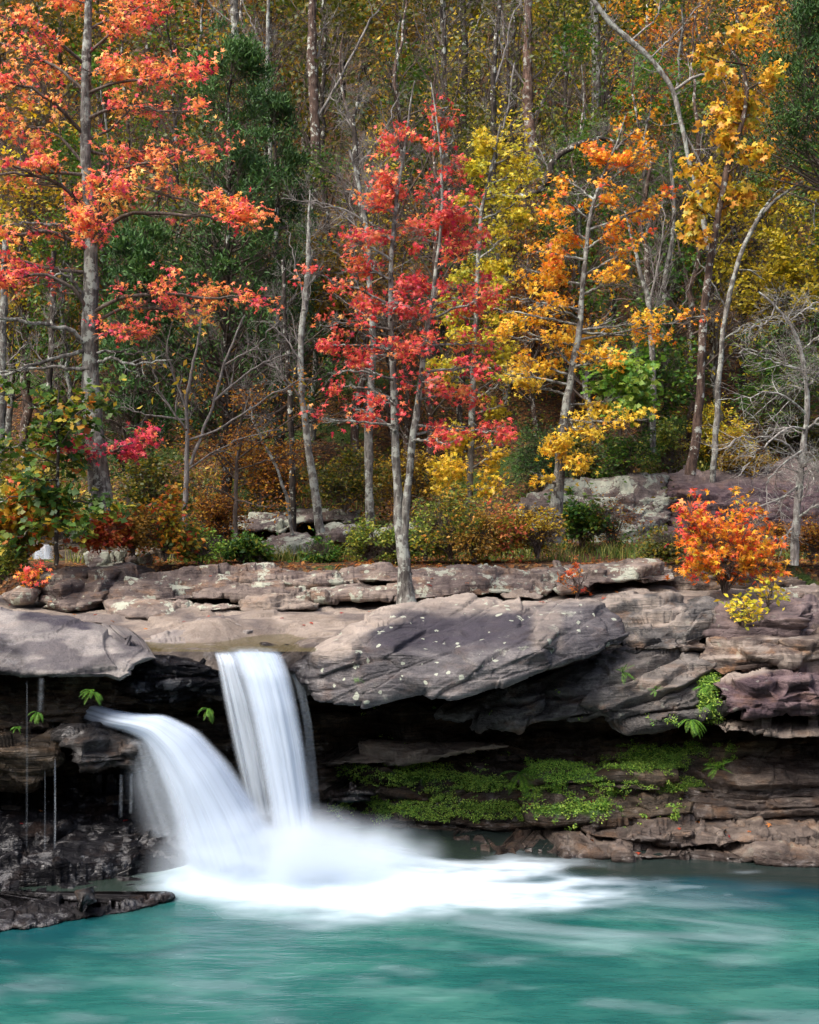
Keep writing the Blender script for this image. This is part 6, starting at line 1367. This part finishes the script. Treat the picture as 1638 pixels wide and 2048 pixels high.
# ------------------------------------------------------------------ ground cover
def cover():
    rng = np.random.RandomState(5)
    def pts(n, y0, y1, clump=.6, sc=1., seed=0, pw=1.):
        Y = y0 + (y1 - y0) * rng.rand(n) ** pw; X = (rng.rand(n) * 2 - 1) * .42 * Y
        k = fbm(X / sc, Y / sc, X * 0, 3, seed) + clump > rng.rand(n) * .7
        X, Y = X[k], Y[k]
        return np.stack([X, Y, ground_z(X, Y)], 1)
    # grass blades
    g = Geo(); C = pts(60000, 21.7, 28, .2, .9, 610)
    C[:, 2] -= .02
    C[:, 2] += .0
    K = len(C); h = .12 + .22 * rng.rand(K); d = rng.normal(size=(K, 2)) * .35
    side = unit(np.concatenate([rng.normal(size=(K, 2)), np.zeros((K, 1))], 1)) * .007
    top = C + np.stack([d[:, 0] * h, d[:, 1] * h, h], 1); mid = C + np.stack([d[:, 0] * h * .3, d[:, 1] * h * .3, h * .6], 1)
    V = np.stack([C - side, C + side, mid + side * .8, mid - side * .8, top], 1)
    q = (np.arange(K) * 5)[:, None, None] + np.array([[0, 1, 2, 3], [3, 2, 4, 4]])[None]
    q = q[:, :1].reshape(-1, 4); tris = (np.arange(K) * 5)[:, None] + np.array([3, 2, 4])
    o = mesh_obj('grass', V.reshape(-1, 3), q, leaf_mat('grass_blade', [(0, (.03, .07, .012)), (.5, (.13, .20, .03)), (1, (.38, .32, .09))]), attrs={'tone': np.repeat(rng.rand(K), 5)}, tris=tris)
    tag(o, 'tufts of green and straw-coloured grass between the rocks and the wood', 'grass', kind='stuff')
    # low plants
    for nm, lab, mt, n, y0, y1, cl, sd, lf, hh in [('low_plants', 'low leafy green ground plants at the foot of the wood', L_green, 30000, 21.4, 31, .05, 620, .07, .35), ('low_plants', 'yellowing knee-high undergrowth on the forest floor', L_gold, 30000, 24, 40, .05, 630, .09, .6),
                                       ('low_plants', 'rusty knee-high undergrowth on the forest floor', L_rust, 26000, 23, 40, .05, 640, .085, .55), ('low_plants', 'dim olive undergrowth covering the upper slope', L_olive, 50000, 25, 46, .2, 650, .10, .9)]:
        C = pts(n, y0, y1, cl, 1.4, sd)
        C[:, 2] += hh * rng.rand(len(C)) * np.clip(.3 + 1.4 * (fbm(C[:, 0] / .5, C[:, 1] / .5, C[:, 0] * 0, 2, sd + 1) + .3), .1, 1.5)
        g = Geo(); leaves(g, C, lf, OVAL, rng, None, .2, 1.)
        tag(g.obj(nm, mt, None), lab, 'undergrowth', kind='stuff')
    # fallen leaves on the ledges and shelf
    g = Geo(); C = pts(9000, 20.3, 26, .35, .8, 660); C[:, 2] += .015
    leaves(g, C, .07, STAR, rng, None, 0, 4.)
    tag(g.obj('fallen_leaves', leaf_mat('dead_leaf', [(0, (.10, .03, .015)), (.5, (.34, .10, .03)), (.8, (.48, .20, .05)), (1, (.60, .34, .08))]), None), 'rust-coloured fallen leaves strewn on the flat ground behind the ledge', 'fallen leaves', kind='stuff')
cover()

def on_mesh(o):
    n = len(o.data.vertices); a = np.zeros(n * 3, np.float32); o.data.vertices.foreach_get('co', a)
    return a.reshape(-1, 3).astype(float) + np.array(o.location)
def vnorm(o):
    n = len(o.data.vertices); a = np.zeros(n * 3, np.float32); o.data.vertex_normals.foreach_get('vector', a)
    return a.reshape(-1, 3).astype(float)

def moss_and_litter():
    rng = np.random.RandomState(8)
    w = bpy.data.objects['undercut_wall']; V = on_mesh(w); Nn = vnorm(w)
    at = w.data.attributes['mk']; c = np.zeros(len(V) * 4, np.float32); at.data.foreach_get('color', c); ms = c.reshape(-1, 4)[:, 1]
    px, py = wpx(V)
    M_moss = leaf_mat('moss', [(0, (.06, .16, .03)), (.4, (.20, .40, .06)), (1, (.50, .66, .10))], trans=.3, rough=.7)
    for i, (lab, x0, x1, y0, y1) in enumerate([('broad carpet of moss on the wall right behind the upper fall mist', 600, 1040, 1400, 1700), ('moss cushions on the wall in the middle of the undercut', 1040, 1245, 1400, 1700), ('bright moss cushion high in the undercut at the right', 1245, 1500, 1400, 1542), ('flat moss strip beneath the bright cushion at the right', 1245, 1500, 1542, 1700)]):
        k = (ms > .30 + .45 * fbm(V[:, 0] / .16, V[:, 1] / .16, V[:, 2] / .07, 3, 91)) & (px > x0) & (px <= x1) & (py > y0) & (py <= y1) & (V[:, 1] < V[:, 1].min() + 2.4)
        idx = np.where(k)[0]
        if len(idx) < 20: continue
        idx = rng.choice(idx, min(26000, len(idx) * 7))
        C = V[idx] + Nn[idx] * (.012 + .03 * rng.rand(len(idx), 1)) + rng.normal(size=(len(idx), 3)) * .012
        g = Geo(); leaves(g, C, .023, OVAL, rng, Nn[idx], .3, .9)
        tag(g.obj('moss', M_moss, None), lab, 'moss', kind='stuff')
    for nm, lab, n in [('mossy_ledge', 'lime green moss cushion on the low ledge', 9000), ('dipping_bed', 'moss streak running down the cliff beside the purplish block', 5000)]:
        o_ = bpy.data.objects[nm]; V = on_mesh(o_); Nn = vnorm(o_); c = np.zeros(len(V) * 4, np.float32); o_.data.attributes['mk'].data.foreach_get('color', c); ms = c.reshape(-1, 4)[:, 1]
        idx = np.where((ms > .40 + .5 * fbm(V[:, 0] / .16, V[:, 1] / .16, V[:, 2] / .07, 3, 93)) & (Nn[:, 1] < .2))[0]
        if len(idx) < 20: continue
        idx = rng.choice(idx, min(n, len(idx) * 3)); C = V[idx] + Nn[idx] * (.01 + .035 * rng.rand(len(idx), 1)) + rng.normal(size=(len(idx), 3)) * .014
        g = Geo(); leaves(g, C, .034, OVAL, rng, Nn[idx], .3, .9); tag(g.obj('moss', M_moss, None), lab, 'moss', kind='stuff')
    def fern(label, c, n, L, seed, droop=.5, m=None, up=.3):
        r = np.random.RandomState(seed); b = np.array(P(*c)); root = empty('fern', tuple(b), label, 'fern')
        W = []
        n = n + 4; L = L * .85
        for k in range(n):
            a = -math.pi / 2 + (r.rand() - .5) * 2.6
            d = np.array([math.cos(a) * (.3 + r.rand()), math.sin(a) * .5, (up + .3) * (r.rand() * 2.4 - .9)]); pt = [b]
            for j in range(9):
                d = unit(d + np.array([0, 0, -droop * .13])); pt.append(pt[-1] + d * L * (.7 + .5 * r.rand()) / 9)
            W.append(pt)
        W = np.array(W); g = Geo(); g.tube(W, np.full(W.shape[:2], .003), 3); g.obj('stems', M_fern, root)
        for k in range(n):
            lg = Geo(); C = []; O = []
            T = unit(np.gradient(W[k], axis=0)); S = unit(np.cross(T, np.array([0, 0, 1.])))
            t = np.repeat(np.linspace(.8, 9, 22), 2); i = np.minimum(t.astype(int), 8); f = (t - i)[:, None]
            Cc = W[k][i] * (1 - f) + W[k][i + 1] * f; sg = np.tile([1., -1.], 22)[:, None]
            dd = unit(S[i] * sg + T[i] * .35); nn = unit(np.cross(dd, T[i]) * sg + np.array([0, 0, .3]))
            sz = (L * .17 * np.sin(np.clip(t / 9, .08, .97) * math.pi) ** .6)[:, None, None]
            bb = np.cross(nn, dd); V0, Q0 = OVAL
            VV = Cc[:, None] + sz * (V0[None, :, 0:1] * dd[:, None] + .26 * V0[None, :, 1:2] * bb[:, None] + V0[None, :, 2:3] * nn[:, None])
            lg.add(VV.reshape(-1, 3), ((np.arange(len(t)) * 4)[:, None, None] + Q0[None]).reshape(-1, 4), np.repeat(r.rand(len(t)) * .6 + .2, 4))
            lg.obj('frond', M_fern, root)
    M_fern = leaf_mat('fern_leaf', [(0, (.05, .16, .02)), (.5, (.14, .34, .03)), (1, (.34, .52, .06))], trans=.35)
    fern('bright fern hanging on the mossy wall in the middle of the undercut', (1040, 1545, 16.3), 9, .42, 3, .8)
    fern('small fern on the grey bed under the right end of the slab', (1245, 1345, 15.9), 7, .22, 4, .5)
    fern('tiny fern sprig below and right of the one under the slab end', (1312, 1380, 15.8), 5, .13, 5, .5)
    fern('hanging fern at the edge of the cliff over the bright moss', (1382, 1440, 15.6), 7, .30, 6, 1.6, up=0.)
    fern('mossy fern patch on the cliff beside the purplish block', (1408, 1372, 15.9), 9, .2, 7, .6)
    fern('fern tuft on the wall at the right of the bright moss', (1435, 1535, 16.0), 7, .24, 9, .5)
    fern('small fern tuft topping the low mossy ledge', (1215, 1603, 15.8), 6, .16, 10, .3)
    fern('leafy green sprig drooping over the jet at the left', (185, 1385, 14.35), 9, .22, 11, 1.6)
    fern('yellow-green sprig hanging among the drips at far left', (75, 1425, 14.3), 8, .16, 12, 1.6)
    fern('lowest little sprig at the left beside the hanging block', (35, 1455, 14.4), 6, .11, 13, 1.6)
    fern('dark fern pair in the shade between the two falls', (418, 1420, 15.3), 7, .2, 14, 1.8)
    # loose leaves lying on the rocks
    g = Geo(); CC = []
    for nm, n, yl in [('waterline_shelf', 16, .3), ('lowest_shelf', 22, .3), ('wet_black_steps', 9, .3), ('mossy_ledge', 6, .3), ('long_ledge', 8, .4), ('middle_ledge', 10, .4), ('stream_shelf', 150, .8), ('overhanging_slab', 1, .8)]:
        o = bpy.data.objects[nm]; V = on_mesh(o); Nn = vnorm(o); px, py = wpx(V)
        k = np.where((Nn[:, 2] > yl) & (px > 0) & (px < 1638) & ((V[:, 1] > 17.4) | (nm != 'stream_shelf')))[0]
        if len(k): 
            k = rng.choice(k, min(n, len(k))); CC.append(V[k] + Nn[k] * .012)
    C = np.concatenate(CC); leaves(g, C, .05, STAR, rng, None, 0, 4.)
    tag(g.obj('fallen_leaves', leaf_mat('wet_fallen_leaf', [(0, (.35, .015, .02)), (.5, (.45, .08, .03)), (1, (.55, .22, .05))]), None), 'scattered red and brown fallen leaves lying on the rocks', 'fallen leaves', kind='stuff')
moss_and_litter()
# ------------------------------------------------------------------ camera, sky, sun
cam = bpy.data.cameras.new('camera'); co_ = bpy.data.objects.new('camera', cam); COL.objects.link(co_)
cam.sensor_fit = 'VERTICAL'; cam.sensor_height = 36.; cam.sensor_width = 36.; cam.lens = 36. * F / 2048.; cam.clip_end = 2000
co_.location = (0, 0, CAMZ); co_.rotation_euler = (math.radians(90), 0, 0)
scene.camera = co_
EL, AZ = math.radians(54), math.radians(232)      # sun over the left shoulder; azimuth clockwise from +Y
w = bpy.data.worlds.new('World'); scene.world = w; w.use_nodes = True
nt = w.node_tree; nt.nodes.clear()
sky = nt.nodes.new('ShaderNodeTexSky'); sky.sky_type = 'NISHITA'; sky.sun_disc = False
sky.sun_elevation = EL; sky.sun_rotation = AZ; sky.air_density = .7; sky.dust_density = 5.; sky.ozone_density = .8
bg = nt.nodes.new('ShaderNodeBackground'); bg.inputs[1].default_value = .15
ow = nt.nodes.new('ShaderNodeOutputWorld')
nt.links.new(sky.outputs[0], bg.inputs[0]); nt.links.new(bg.outputs[0], ow.inputs[0])
sl = bpy.data.lights.new('sun', 'SUN'); sl.energy = 1.5; sl.angle = math.radians(40); sl.color = (1., .965, .90)
so = bpy.data.objects.new('sun', sl); COL.objects.link(so)
sd_ = Vector((math.sin(AZ) * math.cos(EL), math.cos(AZ) * math.cos(EL), math.sin(EL)))
so.location = sd_ * 60; so.rotation_euler = sd_.to_track_quat('Z', 'Y').to_euler()
vs = scene.view_settings; scene.display_settings.display_device = 'sRGB'
vs.view_transform = 'Standard'; vs.look = 'None'; vs.gamma = 1; vs.exposure = 1.5
scene.cycles.max_bounces = 8; scene.cycles.diffuse_bounces = 4; scene.cycles.transparent_max_bounces = 32
scene.cycles.volume_bounces = 3; scene.cycles.glossy_bounces = 3; scene.cycles.transmission_bounces = 4
scene.cycles.volume_step_rate = 1.0; scene.cycles.volume_max_steps = 64
